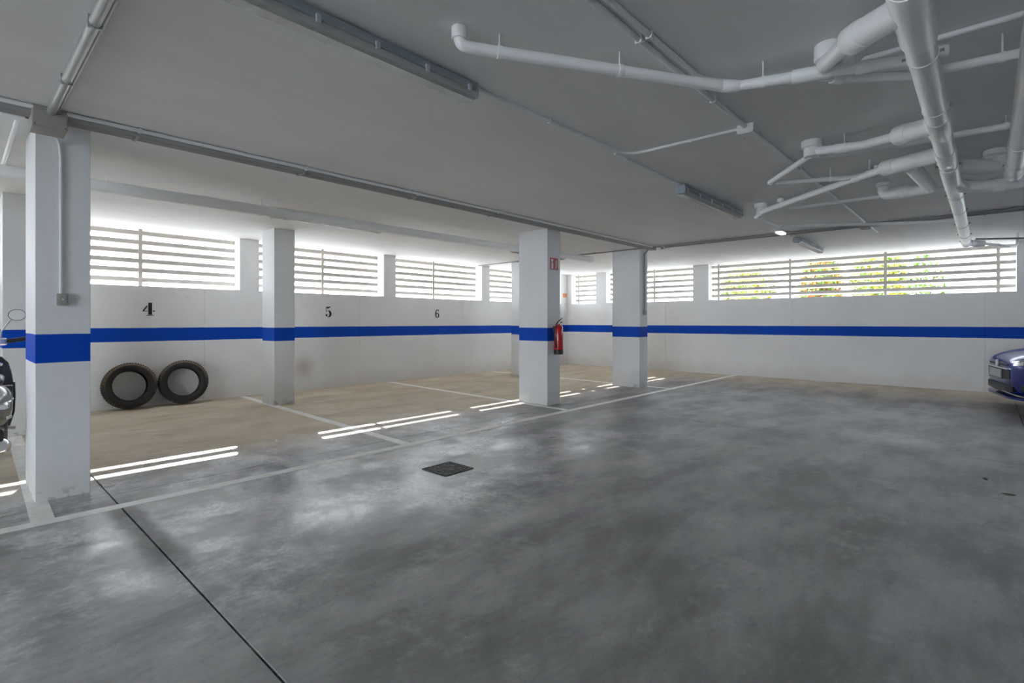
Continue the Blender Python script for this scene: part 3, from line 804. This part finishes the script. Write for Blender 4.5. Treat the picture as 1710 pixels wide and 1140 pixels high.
pipe('siphon_pipe', 'small curved siphon pipe beside the nearest branch pipe',
     [([(2.93, 0.60, 2.435), (2.96, 0.54, 2.445), (2.93, 0.44, 2.465), (2.78, 0.42, 2.47), (2.70, 0.40, 2.43)], 0.025, 0.07)], [((2.945, 0.50, 2.452), (2.93, 0.455, 2.462), 0.029)])
pipe('branch_pipe', 'white branch pipe from round ceiling inlet with reducer, second from camera',
     [([(4.342, 0.954, CZ - .002), (4.342, 0.954, 2.47), (4.31, 0.86, 2.45), (4.33, 0.63, 2.44), (4.14, 0.39, 2.405)], 0.030, 0.05), ([(4.15, 0.40, 2.405), (3.96, 0.22, 2.37)], 0.056, 0)],
     [((4.342, 0.954, CZ - .001), (4.342, 0.954, CZ - .055), 0.068), ((4.342, 0.954, CZ - .055), (4.342, 0.954, 2.43), 0.052), ((4.165, 0.42, 2.408), (4.09, 0.345, 2.395), 0.061), ((4.318, 0.80, 2.448), (4.326, 0.70, 2.443), 0.034)],
     [(4.32, 0.74, 2.445, 0.030, (0, 1, 0))])
pipe('waste_pipe', 'slim white waste pipe from second round inlet running behind main drain',
     [([(4.36, 0.94, 2.455), (4.52, 0.90, 2.465), (4.62, 0.29, 2.47), (4.655, -0.16, 2.475), (4.66, -2.0, 2.48)], 0.022, 0.06)], [((4.60, 0.44, 2.469), (4.61, 0.37, 2.47), 0.026)], [(4.655, -0.10, 2.475, 0.022, (0, 1, 0))])
pipe('waste_pipe', 'slim white waste pipe doubling back in a V from second round inlet',
     [([(4.36, 0.97, 2.445), (4.44, 1.03, 2.445), (4.98, 1.43, 2.45), (5.40, 0.69, 2.455), (5.40, 0.688, CZ - .002)], 0.021, 0.02)],
     [((4.95, 1.405, 2.45), (4.995, 1.405, 2.45), 0.026), ((4.60, 1.148, 2.446), (4.66, 1.193, 2.446), 0.024)], [(5.22, 1.0, 2.453, 0.021, (.5, -.87, 0))])
pipe('branch_pipe', 'long white branch pipe from far round inlet to main drain',
     [([(6.262, 1.884, CZ - .002), (6.262, 1.884, 2.46), (6.20, 1.85, 2.448), (5.28, 0.805, 2.44), (4.93, 0.54, 2.405)], 0.028, 0.05), ([(4.95, 0.56, 2.405), (4.68, 0.22, 2.375)], 0.056, 0)],
     [((6.262, 1.884, CZ - .001), (6.262, 1.884, CZ - .05), 0.070), ((6.262, 1.884, CZ - .05), (6.262, 1.884, 2.44), 0.050), ((4.97, 0.585, 2.408), (4.90, 0.50, 2.40), 0.061), ((5.32, 0.85, 2.441), (5.25, 0.775, 2.438), 0.033)],
     [(5.75, 1.335, 2.445, 0.028, (.66, .75, 0)), (5.15, 0.706, 2.43, 0.028, (.7, .6, 0))])
pipe('trap_pipe', 'fat white U-shaped drain pipe left of the main drain',
     [([(6.124, 0.723, CZ - .002), (6.124, 0.723, 2.43), (6.0, 0.36, 2.415), (5.00, 0.42, 2.40)], 0.052, 0.09)],
     [((6.124, 0.723, CZ - .001), (6.124, 0.723, CZ - .04), 0.064), ((6.08, 0.59, 2.425), (6.05, 0.51, 2.422), 0.057)], [(6.06, 0.545, 2.424, 0.035, (.3, .95, 0))])
pipe('waste_pipe', 'slim white waste pipe from small stub towards the fat U-shaped drain',
     [([(6.15, 1.65, CZ - .002), (6.15, 1.65, 2.492), (6.30, 1.68, 2.49), (6.47, 1.66, 2.488), (6.44, 0.80, 2.485), (6.42, -2, 2.48)], 0.019, 0.04)], [((6.15, 1.65, CZ - .001), (6.15, 1.65, CZ - .035), 0.034)], [(6.455, 1.2, 2.487, 0.019, (0, 1, 0))])
pipe('waste_pipe', 'slim white waste pipe bent from far round inlet to far conduits',
     [([(6.30, 1.90, 2.455), (6.58, 2.04, 2.465), (7.42, 1.995, 2.47), (8.08, 1.15, 2.475), (8.25, 0.9, 2.475), (8.25, 0.2, 2.42)], 0.020, 0.05)], [((7.38, 1.99, 2.47), (7.44, 1.96, 2.47), 0.024)], [(7.72, 1.61, 2.472, 0.020, (.6, -.8, 0))])
pipe('trap_pipe', 'fat white looped drain pipe right of the main drain, upper loop',
     [([(5.08, 0.20, 2.38), (5.30, 0.17, 2.42), (5.60, -0.08, 2.42), (5.58, -0.10, CZ - .002)], 0.050, 0.10)], [((5.38, 0.12, 2.42), (5.46, 0.055, 2.42), 0.054)])
pipe('trap_pipe', 'white curved drain pipe rising to ceiling collar right of main drain',
     [([(5.45, 0.20, 2.37), (5.66, 0.17, 2.42), (5.87, -0.02, 2.42), (5.84, -0.10, 2.46), (5.70, -0.12, CZ - .03)], 0.034, 0.10)], [((5.54, -0.061, CZ - .001), (5.54, -0.061, CZ - .045), 0.075)])
pipe('drain_pipe', 'fat white drain pipe leaving main drain towards right edge',
     [([(5.55, 0.20, 2.355), (5.88, 0.14, 2.36), (6.04, -0.06, 2.365), (6.06, -0.30, 2.37), (6.06, -3.0, 2.40)], 0.052, 0.12)], [((6.03, -0.04, 2.365), (6.05, -0.12, 2.366), 0.058)], [])
pipe('drain_pipe', 'second thick white drain pipe at right edge ending in a rounded cap',
     [([(0.6, -0.16, 2.37), (5.58, -0.165, 2.36)], 0.054, 0)], [((5.50, -0.165, 2.36), (5.64, -0.165, 2.36), 0.058)], [(4.7, -0.165, 2.362, 0.054, (1, 0, 0)), (5.3, -0.165, 2.36, 0.054, (1, 0, 0))])
pipe('waste_pipe', 'grey-white waste pipe turning right from far end of main drain',
     [([(10.15, 0.17, 2.36), (10.25, 0.12, 2.362), (10.35, 0.03, 2.365)], 0.045, 0.03), ([(10.33, 0.05, 2.365), (10.75, -0.27, 2.34), (10.95, -0.36, 2.36), (10.95, -0.361, CZ - .002)], 0.020, 0.08)], [((10.24, 0.13, 2.362), (10.36, 0.02, 2.365), 0.049)], [])
conduit('conduit', 'thin grey conduit hung above the far end of main drain', [(10.2, 0.1, 2.42), (10.6, -0.45, 2.42), (10.6, -4, 2.42)], 0.014, 'conduit_grey')
pipe('drain_pipe', 'long white rear pipe hung on rods in front of the left windows',
     [([(-5.0, 5.83, 2.385), (8.72, 5.83, 2.452)], R11, 0)], [((8.60, 5.83, 2.4515), (8.74, 5.83, 2.452), 0.060)],
     [(x, 5.83, 2.409 + x * .0049, 0.056, (1, 0, 0)) for x in ()])
rp = bpy.data.objects[[o.name for o in COL.objects if o.get('label', '').startswith('long white rear pipe')][0]]
for x in (-0.4, 0.967, 2.314, 3.643, 4.957, 6.276, 7.6):
    z = 2.409 + x * 0.0049
    k = tube('clamp', [(x - 0.010, 5.83, z), (x + 0.010, 5.83, z)], 0.0575, 'pvc_white', rp, n=20)
    tube('rod', [(x, 5.83, z + 0.055), (x, 5.83, CZ - 0.002)], 0.0045, 'conduit_white', k, n=6)

# ------------------------------------------------------------------ loft helper for vehicle bodies
def add_loft(bm, secs, n=24, ex=3.2, mat_i=0):
    """secs: (y, cx, half_width, z0, z1)"""
    rings = []
    for y, cx, hw, z0, z1 in secs:
        ring = []
        for k in range(n):
            a = 2 * PI * (k + 0.5) / n
            c, s_ = math.cos(a), math.sin(a)
            px = math.copysign(abs(c) ** (2 / ex), c) * hw
            pz = math.copysign(abs(s_) ** (2 / ex), s_) * (z1 - z0) / 2 + (z0 + z1) / 2
            ring.append(bm.verts.new((cx + px, y, pz)))
        rings.append(ring)
    for a, b_ in zip(rings, rings[1:]):
        for k in range(n): bm.faces.new((a[k], a[(k + 1) % n], b_[(k + 1) % n], b_[k])).material_index = mat_i
    bm.faces.new(rings[0]).material_index = mat_i; bm.faces.new(list(reversed(rings[-1]))).material_index = mat_i
def loft(name, secs, mat, parent, n=24, ex=3.2, sub=0):
    bm = bmesh.new(); add_loft(bm, secs, n, ex)
    o = mesh_obj(name, bm, mat, parent, smooth=True)
    if sub:
        for p in o.data.polygons: p.use_smooth = True
        m = o.modifiers.new('subsurf', 'SUBSURF'); m.levels = sub; m.render_levels = sub
    return o
def wheel(parent, x, y, R, w, rim, mat_rim, name='wheel'):
    k = lathe(name, [(rim, -w / 2), (rim + 0.02, -w / 2 - 0.004), (R - 0.03, -w / 2), (R, -w / 4), (R, w / 4), (R - 0.03, w / 2), (rim + 0.02, w / 2 + 0.004), (rim, w / 2)], 'rubber', parent, 36, center=(x, y, R), axis='X', closed=True)
    lathe('rim', [(0.0, -w / 2 + 0.02), (0.05, -w / 2 + 0.01), (0.07, -w / 2 + 0.025), (rim - 0.02, -w / 2 + 0.02), (rim, -w / 2), (rim, w / 2), (rim - 0.02, w / 2 - 0.02), (0.07, w / 2 - 0.025), (0.05, w / 2 - 0.01), (0.0, w / 2 - 0.02)], mat_rim, k, 24, center=(x, y, R), axis='X')
    return k

# ------------------------------------------------------------------ scooter parked nose-in at the left edge
st = thing('motor_scooter', 'dark and silver motor scooter parked at left edge behind the nearest column', 'scooter', (0.14, 6.05, 0))
wheel(st, 0, -0.58, 0.225, 0.10, 0.13, 'chrome')
wheel(st, 0, 0.68, 0.225, 0.09, 0.13, 'chrome')
rb = loft('rear_body', [(-0.87, 0, 0.05, 0.56, 0.64), (-0.85, 0, 0.11, 0.48, 0.69), (-0.76, 0, 0.165, 0.42, 0.735), (-0.55, 0, 0.192, 0.40, 0.745), (-0.3, 0, 0.185, 0.38, 0.735), (-0.08, 0, 0.14, 0.36, 0.70), (-0.02, 0, 0.10, 0.38, 0.66)], 'scooter_silver', st, 28, 3.0)
loft('body_trim', [(-0.855, 0, 0.112, 0.60, 0.618), (-0.76, 0, 0.172, 0.605, 0.622), (-0.55, 0, 0.199, 0.607, 0.622), (-0.3, 0, 0.192, 0.592, 0.604), (-0.08, 0, 0.146, 0.55, 0.56)], 'chrome', rb, 20, 6)
loft('lower_cowl', [(-0.80, 0, 0.13, 0.30, 0.44), (-0.55, 0, 0.16, 0.27, 0.46), (-0.2, 0, 0.16, 0.25, 0.44), (-0.05, 0, 0.14, 0.25, 0.40)], 'scooter_dark', st, 20, 4)
loft('seat', [(-0.80, 0, 0.07, 0.735, 0.76), (-0.74, 0, 0.13, 0.725, 0.795), (-0.5, 0, 0.15, 0.725, 0.815), (-0.35, 0, 0.15, 0.725, 0.79), (-0.1, 0, 0.11, 0.70, 0.785), (-0.04, 0, 0.06, 0.70, 0.76)], 'scooter_dark', st, 20, 3)
loft('floorboard', [(-0.10, 0, 0.16, 0.27, 0.33), (0.12, 0, 0.20, 0.26, 0.31), (0.25, 0, 0.20, 0.27, 0.34)], 'scooter_dark', st, 20, 5)
def shield(name, y0, y1, grow, mat, parent):
    out = [(0.0, 0.925), (0.10, 0.92), (0.165, 0.90), (0.205, 0.85), (0.225, 0.76), (0.235, 0.68), (0.247, 0.675), (0.25, 0.55), (0.245, 0.42), (0.215, 0.30), (0.17, 0.25), (0.0, 0.24)]
    out = [(x + (grow if x > 0 else 0), z) for x, z in out]
    poly = out + [(-x, z) for x, z in reversed(out[1:-1])]
    return prism(name, poly, 'Y', y0, y1, mat, parent)
ls = shield('leg_shield', 0.20, 0.24, 0.006, 'scooter_silver', st)
shield('inner_panel', 0.165, 0.1995, 0.0, 'navy_panel', ls)
box('glovebox', -0.225, 0.235, 0.10, 0.164, 0.48, 0.665, 'scooter_dark', ls, bev=0.02)
box('glovebox_trim', -0.22, 0.232, 0.094, 0.0999, 0.655, 0.664, 'chrome', ls)
lathe('ignition_lock', [(0, -0.015), (0.018, -0.012), (0.02, 0.0), (0, 0.0)], 'chrome', ls, 16, center=(0.155, 0.164, 0.84), axis='Y')
hb = tube('handlebar', [(-0.36, 0.13, 1.06), (-0.16, 0.19, 1.03), (0.16, 0.19, 1.03), (0.36, 0.13, 1.06)], 0.012, 'chrome', st, 0.06, 12)
for s_ in (-1, 1):
    tube('grip', [(s_ * 0.20, 0.178, 1.036), (s_ * 0.365, 0.128, 1.062)], 0.019, 'black_plastic', hb, 0, 14)
    tube('brake_lever', [(s_ * 0.19, 0.20, 1.035), (s_ * 0.25, 0.235, 1.035), (s_ * 0.36, 0.195, 1.045)], 0.006, 'chrome', hb, 0.03, 8)
    box('switch_pod', min(s_ * 0.145, s_ * 0.20), max(s_ * 0.145, s_ * 0.20), 0.155, 0.215, 1.0, 1.065, 'chrome', hb, bev=0.012)
    ms = tube('mirror_stalk', [(s_ * 0.155, 0.19, 1.05), (s_ * 0.165, 0.18, 1.12), (s_ * 0.228, 0.17, 1.235)], 0.0055, 'chrome', st, 0.03, 8)
    mo = lathe('mirror_shell', [(0, 0.025), (0.035, 0.02), (0.055, 0.004), (0.058, -0.004), (0.054, -0.006), (0, -0.004)], 'scooter_dark', ms, 28, axis='Y')
    mo.location = (s_ * 0.262, 0.17, 1.262); mo.scale = (1, 1, 0.85)
    mg = lathe('mirror_face', [(0, -0.0065), (0.0535, -0.0068), (0.0535, -0.006), (0, -0.005)], 'mirror_glass', ms, 28, axis='Y')
    mg.location = (s_ * 0.262, 0.17, 1.262); mg.scale = (1, 1, 0.85)
loft('headset', [(0.10, 0, 0.09, 1.0, 1.06), (0.16, 0, 0.14, 0.97, 1.09), (0.26, 0, 0.12, 0.96, 1.09), (0.33, 0, 0.08, 0.98, 1.06)], 'scooter_silver', st, 20, 2.6)
lathe('headlamp', [(0, 0.36), (0.05, 0.352), (0.066, 0.335), (0.07, 0.31), (0, 0.31)], 'lens_clear', st, 24, center=(0, 0, 1.02), axis='Y')
for s_ in (-1, 1): tube('fork', [(s_ * 0.055, 0.30, 0.80), (s_ * 0.055, 0.68, 0.225)], 0.018, 'chrome', st, 0, 12)
loft('front_fender', [(0.42, 0, 0.06, 0.42, 0.50), (0.55, 0, 0.075, 0.44, 0.53), (0.70, 0, 0.075, 0.455, 0.53), (0.86, 0, 0.065, 0.38, 0.47), (0.92, 0, 0.04, 0.34, 0.40)], 'scooter_silver', st, 18, 2.6)
loft('front_apron', [(0.24, 0, 0.16, 0.45, 0.92), (0.32, 0, 0.13, 0.48, 0.90), (0.38, 0, 0.07, 0.55, 0.85)], 'scooter_silver', st, 20, 2.6)
loft('tail_light', [(-0.895, 0, 0.05, 0.58, 0.62), (-0.87, 0, 0.07, 0.57, 0.63), (-0.84, 0, 0.08, 0.57, 0.635)], 'lamp_red', st, 16, 3)
for s_ in (-1, 1): loft('indicator', [(-0.88, s_ * 0.12, 0.02, 0.575, 0.61), (-0.84, s_ * 0.125, 0.03, 0.565, 0.62), (-0.78, s_ * 0.14, 0.025, 0.57, 0.615)], 'lens_clear', st, 14, 3)
ex_ = tube('exhaust', [(0.06, -0.1, 0.20), (0.10, -0.35, 0.22), (0.115, -0.42, 0.24), (0.115, -0.80, 0.30)], 0.03, 'chrome', st, 0.05, 16, radii=None)
tube('silencer', [(0.115, -0.40, 0.24), (0.115, -0.44, 0.245), (0.115, -0.80, 0.30), (0.115, -0.83, 0.305)], 0.055, 'chrome', ex_, 0, 18, radii=[0.03, 0.055, 0.055, 0.035])
tube('passenger_peg', [(0.12, -0.25, 0.36), (0.225, -0.27, 0.35)], 0.014, 'chrome', st, 0, 10)
tube('shock_absorber', [(0.13, -0.68, 0.28), (0.14, -0.60, 0.50)], 0.025, 'steel_dark', st, 0, 12)
box('number_plate', -0.09, 0.09, -0.93, -0.926, 0.40, 0.52, 'plate_grey', st)
tube('luggage_rail', [(-0.09, -0.70, 0.79), (-0.09, -0.88, 0.80), (0.09, -0.88, 0.80), (0.09, -0.70, 0.79)], 0.009, 'chrome', st, 0.05, 10)
def text_mesh(name, body, size, mat, parent, loc, rot):
    cu = bpy.data.curves.new('t', 'FONT'); cu.body = body; cu.size = size; cu.extrude = 0.0012; cu.align_x = 'CENTER'
    to = bpy.data.objects.new('t', cu); COL.objects.link(to)
    dg = bpy.context.evaluated_depsgraph_get(); dg.update()
    me = bpy.data.meshes.new_from_object(to.evaluated_get(dg))
    bpy.data.objects.remove(to); bpy.data.curves.remove(cu)
    o = bpy.data.objects.new(name, me); COL.objects.link(o); me.materials.clear(); me.materials.append(MATS[mat])
    o.parent = parent; o.location = loc; o.rotation_euler = rot
    return o
text_mesh('badge', 'eco', 0.05, 'sign_white', rb, (0.158, -0.80, 0.495), (PI / 2, 0, math.radians(62)))

# ------------------------------------------------------------------ blue car at the right edge, nose towards the back wall
car = thing('car', 'dark blue car at right edge parked by the right wall, front end showing', 'car', (9.86, -0.13, 0), math.radians(12))
bodyo = loft('body', [(0.0, 0, 0.36, 0.40, 0.66), (-0.02, 0, 0.50, 0.30, 0.70), (-0.07, 0, 0.64, 0.245, 0.735), (-0.16, 0, 0.74, 0.215, 0.775), (-0.30, 0, 0.81, 0.20, 0.815), (-0.50, 0, 0.86, 0.195, 0.855), (-0.85, 0, 0.885, 0.19, 0.905), (-1.3, 0, 0.89, 0.19, 0.955), (-2.2, 0, 0.89, 0.19, 0.96), (-3.3, 0, 0.885, 0.20, 0.98), (-3.9, 0, 0.85, 0.24, 0.98), (-4.18, 0, 0.76, 0.30, 0.93), (-4.27, 0, 0.60, 0.42, 0.80)], 'car_blue', car, 48, 4.6)
loft('greenhouse', [(-1.05, 0, 0.66, 0.90, 0.945), (-1.45, 0, 0.70, 0.90, 1.19), (-1.9, 0, 0.665, 0.90, 1.42), (-2.6, 0, 0.66, 0.92, 1.475), (-3.3, 0, 0.65, 0.92, 1.42), (-3.75, 0, 0.66, 0.92, 1.22), (-4.0, 0, 0.65, 0.92, 1.0)], 'car_glass', car, 28, 4)
loft('roof', [(-1.85, 0, 0.62, 1.39, 1.42), (-2.1, 0, 0.63, 1.42, 1.465), (-2.6, 0, 0.63, 1.445, 1.495), (-3.2, 0, 0.62, 1.41, 1.465), (-3.5, 0, 0.60, 1.33, 1.38)], 'car_blue', car, 24, 4)
PL = [(0.0, 0.0), (0.36, 0.0), (0.50, -0.02), (0.64, -0.07), (0.74, -0.16), (0.81, -0.30), (0.86, -0.50), (0.885, -0.85)]
def plan_pt(t):
    """point and outward normal on the nose outline; t = 0 centre .. 1 = 0.85 m behind the nose"""
    ls_ = [math.hypot(c - a, d - b_) for (a, b_), (c, d) in zip(PL, PL[1:])]
    q = t * sum(ls_)
    for (a, b_), (c, d), l in zip(PL, PL[1:], ls_):
        if q <= l or (c, d) == PL[-1]:
            k = min(q / l, 1.0); n = Vector((-(d - b_), c - a)).normalized()
            return Vector((a + (c - a) * k, b_ + (d - b_) * k)), n
        q -= l
def band(name, t0, t1, z0, z1, mat, parent, out=0.008, dep=0.04, n=12, z0b=None, z1b=None, lean=0.0, side=0):
    """strip hugging the nose outline from t0 to t1 (side 0: both halves, else one); z0b/z1b: heights at the t1 end"""
    bm = bmesh.new(); R_ = []
    ts = [t0 + (t1 - t0) * k / n for k in range(n + 1)]
    if side == 0: ts = [-t for t in reversed(ts) if t > 0] + ts
    for t in ts:
        p, nn = plan_pt(abs(t)); sg_ = (-1 if t < 0 else 1) if side == 0 else side
        f = (abs(t) - t0) / (t1 - t0)
        a = z0 + ((z0b if z0b is not None else z0) - z0) * f; b_ = z1 + ((z1b if z1b is not None else z1) - z1) * f
        o0, o1, o2 = p + nn * out, p + nn * (out - lean), p - nn * dep
        R_.append([bm.verts.new((q.x * sg_, q.y, zz)) for q, zz in ((o0, a), (o1, b_), (o2, b_), (o2, a))])
    for u, w in zip(R_, R_[1:]):
        for q in range(4): bm.faces.new((u[q], u[(q + 1) % 4], w[(q + 1) % 4], w[q]))
    bm.faces.new(R_[0]); bm.faces.new(list(reversed(R_[-1])))
    return mesh_obj(name, bm, mat, parent, smooth=True)
band('grille', 0, 0.31, 0.45, 0.575, 'black_plastic', bodyo, 0.010)
band('grille_bar', 0, 0.30, 0.575, 0.592, 'chrome', bodyo, 0.016)
band('upper_grille', 0, 0.27, 0.615, 0.64, 'black_plastic', bodyo, 0.004)
g2 = band('lower_grille', 0, 0.36, 0.265, 0.365, 'black_plastic', bodyo, 0.012, z0b=0.285)
for k in range(3): band('slat', 0, 0.34, 0.285 + k * 0.028, 0.292 + k * 0.028, 'steel_dark', g2, 0.018, 0.004)
band('front_lip', 0, 0.80, 0.195, 0.222, 'car_blue', bodyo, 0.016, 0.10, 20)
for s_ in (-1, 1):
    hl = band('headlight', 0.36, 0.78, 0.628, 0.668, 'lens_clear', bodyo, 0.008, 0.05, 14, z0b=0.705, z1b=0.800, lean=0.012, side=s_)
    band('headlight_trim', 0.34, 0.78, 0.670, 0.682, 'chrome', hl, 0.002, 0.05, 14, z0b=0.800, z1b=0.812, lean=0.008, side=s_)
    band('lamp_reflector', 0.46, 0.58, 0.652, 0.690, 'chrome', hl, 0.011, 0.01, 6, z0b=0.678, z1b=0.722, side=s_)
    fr = band('fog_recess', 0.44, 0.62, 0.315, 0.395, 'black_plastic', bodyo, 0.005, 0.05, 8, z0b=0.335, z1b=0.375, side=s_)
    band('fog_lamp', 0.49, 0.56, 0.340, 0.375, 'lens_clear', fr, 0.010, 0.01, 4, side=s_)
    band('bumper_crease', 0.34, 0.72, 0.412, 0.420, 'car_blue', bodyo, 0.008, 0.03, 10, z0b=0.44, z1b=0.446, side=s_)
    for yy in (-0.87, -3.42):
        w = wheel(car, s_ * 0.795, yy, 0.315, 0.20, 0.205, 'chrome')
        lathe('wheel_arch', [(0.37, -0.006), (0.37, 0.006), (0.325, 0.006), (0.325, -0.006)], 'black_plastic', bodyo, 36, center=(s_ * 0.888, yy, 0.33), axis='X', closed=True)
    mr = loft('wing_mirror', [(-1.36, s_ * 1.0, 0.06, 0.96, 1.04), (-1.42, s_ * 1.0, 0.085, 0.93, 1.065), (-1.48, s_ * 1.0, 0.08, 0.935, 1.06)], 'car_blue', car, 16, 3)
    tube('mirror_arm', [(s_ * 0.86, -1.42, 0.95), (s_ * 0.95, -1.42, 0.97)], 0.02, 'black_plastic', mr, 0, 8)
    loft('tail_light', [(-4.255, s_ * 0.60, 0.10, 0.70, 0.80), (-4.20, s_ * 0.64, 0.12, 0.68, 0.82), (-4.10, s_ * 0.68, 0.10, 0.70, 0.80)], 'lamp_red', car, 16, 4)
np_ = box('number_plate', -0.26, 0.26, 0.021, 0.030, 0.450, 0.560, 'plate_grey', car)
box('plate_holder', -0.275, 0.275, 0.0105, 0.0209, 0.437, 0.572, 'black_plastic', np_)
lathe('emblem', [(0, 0.015), (0.05, 0.012), (0.055, 0.0), (0, 0.0)], 'chrome', bodyo, 24, center=(0, 0.002, 0.632), axis='Y')
box('undertray', -0.70, 0.70, -4.0, -0.45, 0.15, 0.24, 'black_plastic', car, bev=0.03)

# ------------------------------------------------------------------ outside: added sun-blocking rail, flowering shrubs
rl = thing('sun_blocker_rail', 'added pale metal rail blocking sun outside the left louvred windows', 'rail', (0, 0, 0))
box('blocker_bar', -7.5, 12.0, 10.055, 10.105, 2.375, 2.435, 'post_metal', rl)  # added bar, set to stop one sliver of sun through the louvres
for k in range(9): box('blocker_post', -7.4 + k * 2.4 - 0.02, -7.4 + k * 2.4 + 0.02, 10.06, 10.10, 1.25, 2.375, 'post_metal', rl)
def shrub(x, y, rad, h, nleaf, petal, label, seed):
    rg = random.Random(seed)
    t = thing('garden_shrub', label, 'shrub', (x, y, 1.25), group='shrubs outside the right windows')
    for k in range(5):
        a = k * 1.26 + rg.random(); e = Vector((math.cos(a) * rad * 0.5, math.sin(a) * rad * 0.5, h * 0.75))
        tube('stem', [(0.03 * math.cos(a), 0.03 * math.sin(a), -0.02), e * 0.5 + Vector((0, 0, 0.1)), e], 0.014, 'bark', t, 0.1, 6)
    def cards(n, size):
        bm = bmesh.new()
        for _ in range(n):
            u = rg.random() ** 0.4; a = rg.random() * 2 * PI; zz = rg.random()
            rr = rad * u * (0.6 + 0.4 * math.sin(zz * PI))
            c = Vector((math.cos(a) * rr, math.sin(a) * rr, h * (0.12 + 0.88 * zz)))
            d = Vector((rg.uniform(-1, 1), rg.uniform(-1, 1), rg.uniform(-.6, 1))).normalized()
            q = d.orthogonal().normalized() * size * 0.35
            v = [bm.verts.new(p) for p in (c - d * size * 0.5, c + q, c + d * size * 0.5, c - q)]
            bm.faces.new(v)
        return bm
    f = mesh_obj('foliage', cards(nleaf * 2, 0.11), 'leaf_green', t); f['kind'] = 'stuff'
    if petal:
        f = mesh_obj('blossom', cards(int(nleaf * 1.6), 0.10), petal, t); f['kind'] = 'stuff'
shrub(14.6, 3.0, 0.48, 1.55, 800, 'petal_orange', 'orange flowering shrub outside the long right window', 11)
shrub(15.6, 1.95, 0.62, 1.75, 800, 'petal_yellow', 'yellow flowering shrub outside the long right window', 12)
shrub(15.0, 4.9, 0.75, 1.45, 800, 'petal_yellow', 'low yellow-green shrub outside the left end of long right window', 13)
shrub(15.2, 1.0, 0.35, 1.5, 250, None, 'small green shrub outside right half of long right window', 14)

# ------------------------------------------------------------------ small debris on the floor
def leafbit(x, y, rz, sz, label):
    bm = bmesh.new()
    pts = [(-1, 0, 0), (-0.4, 0.35, 0.10), (0.3, 0.3, 0.16), (1, 0, 0.05), (0.3, -0.32, 0.12), (-0.4, -0.3, 0.06)]
    up = [bm.verts.new((p[0] * sz, p[1] * sz, p[2] * sz + 0.004)) for p in pts]
    dn = [bm.verts.new((p[0] * sz, p[1] * sz, p[2] * sz + 0.002)) for p in pts]
    bm.faces.new(up); bm.faces.new(list(reversed(dn)))
    for k in range(6): bm.faces.new((up[k], dn[k], dn[(k + 1) % 6], up[(k + 1) % 6]))
    o = mesh_obj('dry_leaf', bm, 'leaf_dry'); o.location = (x, y, -0.0018); o.rotation_euler = (0, 0, rz)
    tag(o, label, 'leaf')
leafbit(5.35, 0.0, 0.4, 0.035, 'tiny dry leaf on the floor at the right')
leafbit(4.98, -0.12, 1.9, 0.04, 'tiny greenish leaf on the floor closest to the right edge')
